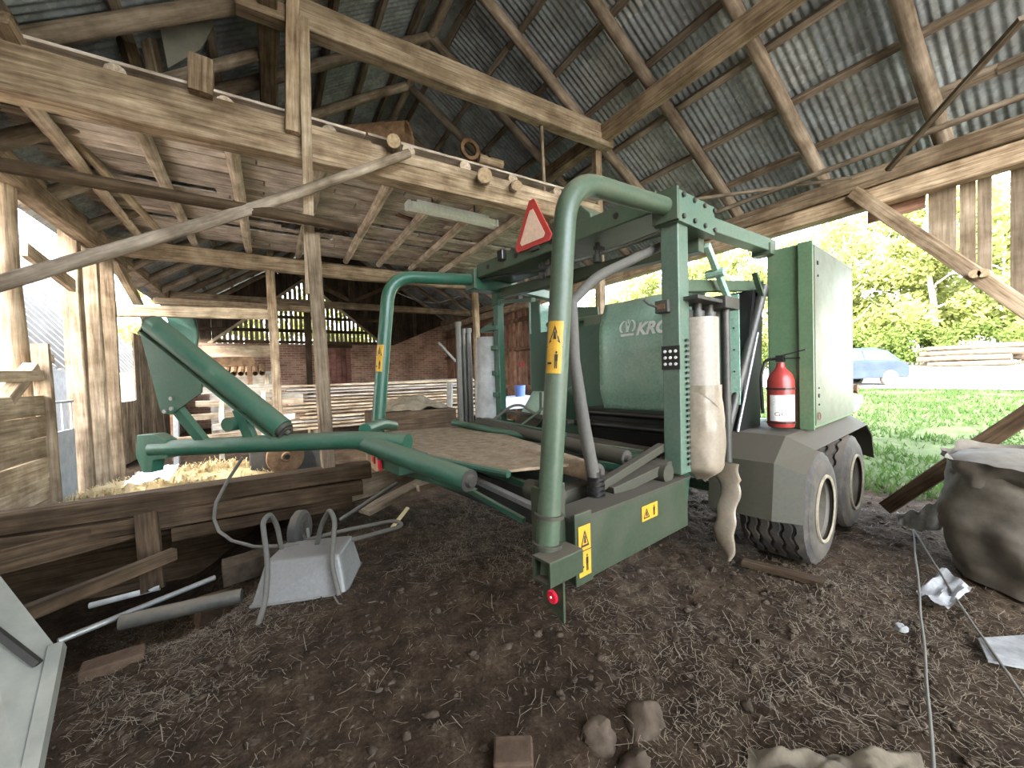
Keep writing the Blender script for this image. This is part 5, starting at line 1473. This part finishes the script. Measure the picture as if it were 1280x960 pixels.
# gate beyond it
gt = empty('grey_gate', (-2.3, 6.9, 0)); tag(gt, 'pale grey sheet gate with bars between the left posts', 'gate')
hang(MB().lohi((-2.32, 6.2, .05), (-2.29, 7.6, .95)).build('gate_sheet', 'gate'), gt)
for k in range(6):
    hang(MB().cyl((-2.3, 6.25 + k * .26, .95), (-2.3, 6.25 + k * .26, 1.32), .012, n=8).build('gate_bar', 'gate'), gt)
hang(MB().cyl((-2.3, 6.2, 1.32), (-2.3, 7.6, 1.32), .018, n=8).build('gate_top_rail', 'gate'), gt)
m = MB(); m.lathe((-3.0, 6.9, .9), (.1, 1, .1), [(0, 0), (0, .28), (1.1, .28), (1.1, 0)], 20); tag(m.build('rusty_drum', 'redbrowniron', smooth=True), 'red-brown drum lying behind the grey gate', 'drum')
timber('orange_batten', (-3.2, 7.0, 1.95), (-3.2, 9.9, 2.0), .05, .14, 'lumber', label='fresh orange batten below the white ribbed sheets', cat='batten')
# white ribbed sheets outside the left side
ws = empty('ribbed_sheets', (-5.2, 11, 0)); tag(ws, 'white ribbed sheets of the shed outside the left wall', 'shed')
def rib_sheet(p0, du, dv, n):
    m = MB()
    pr = [(0, 0), (.30, 0), (.40, .12), (.6, .12), (.70, 0), (1, 0)]
    nv = du.cross(dv).normalized()
    pts = []
    for k in range(n):
        for a, h in pr[:-1]:
            pts.append((k + a, h))
    pts.append((n, 0))
    vs = []
    for a, h in pts:
        for w in (0, 1):
            vs.append(p0 + du * (a / n) + dv * w + nv * h)
    fs = [(2 * i, 2 * i + 1, 2 * i + 3, 2 * i + 2) for i in range(len(pts) - 1)]
    o = m.add(vs, fs).build('ribbed_sheet', 'whitesheet'); hang(o, ws)
for k in range(7):
    rib_sheet(V(-4.4, 6.0 + k * 2.4, 1.95), V(0, 2.38, 0), V(-2.6, -4.2, 4.9), 5)
hang(MB().lohi((-4.45, 5.6, -.05), (-4.4, 17.9, 1.95)).build('shed_wall', 'gate'), ws)
# green container, tile strip and clutter behind the left arm
m = MB(); m.grid(lambda u, w: (-1.75 + .45 * u + .08 * math.sin(w * 3), 10.3 - .2 * u, 2.0 + w * .95 + .05 * math.sin(u * 3)), 10, 10)
o = m.build('green_hopper', 'green_teal', smooth=True); so = o.modifiers.new('s', 'SOLIDIFY'); so.thickness = .05; tag(o, 'bright green curved hopper side behind the double post', 'hopper')
timber('hopper_rail', (-1.8, 10.2, 1.92), (-.3, 10.2, 1.95), .08, .2, 'rust', o)
for x in (-1.7, -.4):
    timber('hopper_leg', (x, 10.2, -.03), (x, 10.2, 1.85), .09, .09, 'rust', o)
tl = empty('tile_strip', (-.3, 12.2, 1.7)); tag(tl, 'small lean-to roof of dark tiles in front of the brick wall', 'roof')
for r_ in range(3):
    for k in range(8):
        hang(MB().lathe((-1.25 + k * .15, 12.0 + r_ * .16, 1.72 + r_ * .07), (0, 1, .45), [(0, .07), (.20, .075), (.20, .06), (0, .055)], 8, True).build('roof_tile', 'rust'), tl)
hang(timber('fascia', (-1.5, 12.9, 2.35), (.2, 12.9, 2.35), .04, .3, 'lumber'), tl)
hang(timber('tile_post', (-.1, 12.1, 0), (-.1, 12.1, 1.7), .1, .1, 'beam_pale'), tl)
wt = timber('whitewashed_board', (-1.4, 13.0, .9), (.2, 13.0, .9), .03, 1.8, 'lumber_grey', label='whitewashed boarding below the small tile roof', cat='boarding')
cr_ = random.Random(8)
for i, (s, t, z, L, a, mt) in enumerate(((-1.5, 9.6, 1.35, 1.6, .05, 'lumber_grey'), (-1.3, 9.9, 1.1, 1.9, -.06, 'lumber'), (-1.6, 10.4, .8, 2.0, .03, 'beam_pale'), (-1.0, 9.4, .65, 1.4, .1, 'lumber_grey'), (-.6, 10.0, 1.25, 1.2, -.1, 'lumber_grey'), (-1.7, 9.5, .45, 1.7, 0, 'beam'))):
    timber('scrap_board', (s, t, z), (s + L, t + .2, z + a), .05, .12, mt, label=('topmost pale scrap board behind the tilted roller', 'yellowish scrap board behind the tilted roller', 'brown scrap board behind the tilted roller', 'grey scrap board above the straw heap', 'short grey scrap board near the middle post', 'lowest brown scrap board behind the straw heap')[i], cat='board')
for i, (s, z0, z1) in enumerate(((-1.6, -.03, 1.5), (-.9, -.03, 1.4), (-.2, -.03, 1.3))):
    timber('scrap_upright', (s, 9.7, z0), (s + .05, 9.7, z1), .1, .08, 'lumber_grey' if i else 'sack_pale', label=('whitish upright near the double post', 'grey upright in the middle of the scrap boards', 'grey upright beside the middle post')[i], cat='upright')
# straw heap behind the sill
hp = V(-.75, 5.5, .05)
v, f = [], []
for _ in range(5000):
    a = sr.random() * 6.3; r = sr.random() ** .5
    p = hp + V(math.cos(a) * r * 1.05, math.sin(a) * r * .55, .30 + .22 * (1 - r * r) * (1 + .3 * mnoise.noise(V(a, r * 3, 0))))
    d = V(sr.gauss(0, 1), sr.gauss(0, 1), sr.gauss(0, .5)).normalized() * sr.uniform(.04, .1); e = d.cross(V(0, 0, 1)).normalized() * .004
    o = len(v); v += [p - d - e, p - d + e, p + d + e, p + d - e]; f.append((o, o + 1, o + 2, o + 3))
hb = MB(); hb.blob(hp + V(0, 0, .22), (1.0, .55, .28), 4, .1, 20, 12); hb.add(v, f)
tag(hb.build('straw_heap', 'straw_pale', recalc=False), 'heap of pale straw behind the dark sill', 'straw', kind='stuff')
m = MB(); m.grid(lambda u, w: V((-1.149, 4.750, 0.584)).lerp(V((-0.823, 4.750, 0.615)), u) + V(0, w * .4, .03 + .06 * mnoise.noise(V(u * 5, w * 4, 3)) + .05 * w), 14, 8); tag(m.build('blue_tarp', 'bluetarp', smooth=True), 'pale blue tarp scrap in front of the straw heap', 'tarp')
m = MB(); m.lathe((.10, 5.3, .62), (.3, -1, 0), [(-.05, .03), (-.05, .15), (0, .2), (.04, .2), (.05, .16), (.05, .06), (.07, .05), (.07, .03)], 26); tag(m.build('pulley_wheel', 'rust', smooth=True), 'old belt pulley behind the sill under the green arm', 'pulley')
m = MB(); m.lohi((-.25, 5.35, .3), (.55, 5.7, .8)); tag(m.build('old_machine', 'darksteel', bev=.02), 'dark machine body behind the old pulley', 'machine')

# ---------------------------------------------------------------- lumber pile
pr_ = random.Random(12)
for L_ in range(13):
    for k in range(4):
        z = .36 + L_ * .085
        t = 10.6 + k * .42 + pr_.uniform(-.06, .06) + (.05 * (L_ % 3))
        s0 = .3 + pr_.uniform(-.5, .4); s1 = 5.3 + pr_.uniform(-.5, .5)
        if k > 1: continue
        timber('lumber_plank', (s0, t, z + pr_.uniform(-.01, .01)), (s1, t + pr_.uniform(-.12, .12), z + pr_.uniform(-.035, .035)), .2, .045, 'lumber' if pr_.random() < .55 else 'lumber_grey', seg=1.2, label=('front', 'second', 'third', 'rear')[k] + ' plank in the ' + ORD[12 - L_] + ' layer from the top of the lumber pile', cat='plank', group='planks in the lumber pile')
for k, s in enumerate((.9, 2.8, 4.6)):
    timber('pile_bearer', (s, 10.3, .16), (s, 12.2, .16), .2, .3, 'beam', label=('left', 'middle', 'right')[k] + ' bearer under the lumber pile', cat='timber')
timber('white_post', (3.804, 9.200, 1.347), (3.759, 9.200, 0.103), .3, .04, 'sack_pale', up=(1, 0, 0), label='whitish upright board left of the upright tubes', cat='board')
v = MB(); v.grid(lambda u, w: (1.5 + 1.2 * u, 6.6 + .7 * w, .95 + .22 * math.sin(u * 3.1) * math.sin(w * 3.1) + .1 * mnoise.noise(V(u * 5, w * 5, 2))), 18, 12)
tag(v.build('crumpled_tarp', 'cloth', smooth=True), 'crumpled pale tarp behind the left guard hoop', 'tarp')
m = MB(); m.lohi((1.4, 6.5, -.04), (2.8, 7.4, .93)); tag(m.build('covered_crate', 'beam_dark', bev=.02), 'dark crate under the crumpled tarp', 'crate')
# upright grey tubes and wrapped roll by the far post
for i, (x0, r, z1) in enumerate(((3.724, .07, 2.75), (3.866, .06, 2.6), (4.011, .085, 2.62))):
    p = (x0, 8.4)
    m = MB(); m.lathe((p[0], 8.4 + i * .05, .35), (0, 0, 1), [(0, 0), (0, r), (z1 - .45, r), (z1 - .45, r * 1.25), (z1 - .35, r * 1.25), (z1 - .35, 0)], 16)
    tag(m.build('grey_tube', 'darksteel', smooth=True), ('leftmost of three upright dark tubes', 'thin middle one of three upright dark tubes', 'rightmost of three upright dark tubes, with a wide collar')[i], 'tube')
p = (4.226, 8.200, 0.542)
m = MB(); m.lathe((p[0], p[1], .4), (0, 0, 1), [(0, 0), (0, .2), (.3, .2), (1.9, .14), (1.9, 0)], 20); tag(m.build('wrapped_roll', 'sack_pale', smooth=True), 'tall plastic-wrapped roll beside the dark tubes', 'roll')
timber('white_lath', (4.624, 12.000, 2.601), (5.213, 12.000, 1.978), .07, .07, 'sack_pale', label='short white lath leaning before the brick wall', cat='lath')
m = MB(); m.lohi((5.0, 8.6, .6), (6.2, 9.4, .9)); tag(m.build('blue_sheet_stack', 'bluetarp', bev=.03), 'pale blue sheets lying by the far red wall', 'sheets')
m = MB(); m.lathe((5.7, 8.9, .9), (0, 0, 1), [(0, 0), (0, .13), (.3, .15), (.3, .14)], 18); tag(m.build('blue_bucket', plain('bucket_blue', (.10, .16, .38), .4), smooth=True), 'small blue bucket by the far red wall', 'bucket')
log('broom_stick', (6.2, 8.8, .9), (6.5, 9.2, 2.1), .02, .02, 'beam_pale', label='pale stick leaning on the far red wall', cat='stick')
# loose twine hanging behind the hoop
pts = [V((2.216, 8.000, 3.237)).lerp(V((3.623, 8.000, 3.267)), k / 10) - V(0, 0, .18 * math.sin(math.pi * k / 10)) for k in range(11)]
rope('hanging_wire', pts, .008, 'hose', 'slack wire hanging behind the left guard hoop', 'wire')
# fluorescent lamp fitting under the loft
a, b = V((1.738, 5.430, 3.900)), V((3.106, 5.482, 3.900))
lm_ = empty('strip_lamp', (a + b) / 2); tag(lm_, 'unlit white fluorescent strip lamp under the loft', 'lamp')
m = MB(); m.bar(a, b, .15, .10); hang(m.build('diffuser', 'tubewhite', bev=.02), lm_)
d = (b - a).normalized()
for q, s1 in ((a, -1), (b, 1)):
    hang(MB().bar(q, q + d * s1 * .05, .16, .11).build('end_cap', 'white', bev=.015), lm_)
hang(MB().bar(a + V(0, 0, .07) + d * .1, b + V(0, 0, .07) - d * .1, .08, .05).build('lamp_back', 'white'), lm_)
for k in (.25, .75):
    hang(MB().cyl(a.lerp(b, k) + V(0, 0, .08), a.lerp(b, k) + V(0, 0, .24), .012, n=8).build('lamp_hanger', 'darksteel'), lm_)
# rusty pipe and old gear on the loft
q = V((1.665, 5.100, 4.643))
m = MB(); m.lathe(q, (-.8, .6, .0), [(0, .19), (1.1, .21), (1.1, .19), (.02, .175)], 26, True); tag(m.build('rusty_pipe', 'rust', smooth=True), 'wide rusty pipe lying on the loft edge', 'pipe')
q = V((2.427, 5.200, 4.653)); 
gear = empty('old_winch', q - V(0, 0, .25)); tag(gear, 'old rusty winch with small wheels on the loft', 'winch')
hang(MB().box(q + V(.2, .2, -.08), (.6, .4, .14)).build('winch_base', 'rust', bev=.02), gear)
hang(MB().lathe(q + V(.15, 0, .12), (0, -1, 0), [(0, .10), (0, .15), (.04, .15), (.04, .10)], 18, True).build('flywheel', 'rust', smooth=True), gear)
hang(MB().cyl(q + V(.3, .0, .05), q + V(.7, .0, .05), .06).build('winch_drum', 'beam_pale'), gear)
hang(MB().cyl(q + V(.45, -.1, .1), q + V(.45, .3, .1), .03).build('axle', 'darksteel'), gear)
timber('loft_plank', (2.3, 4.75, 4.26), (3.4, 4.85, 4.30), .12, .06, 'beam_pale', label='loose pale plank lying on the loft edge by the winch', cat='plank')
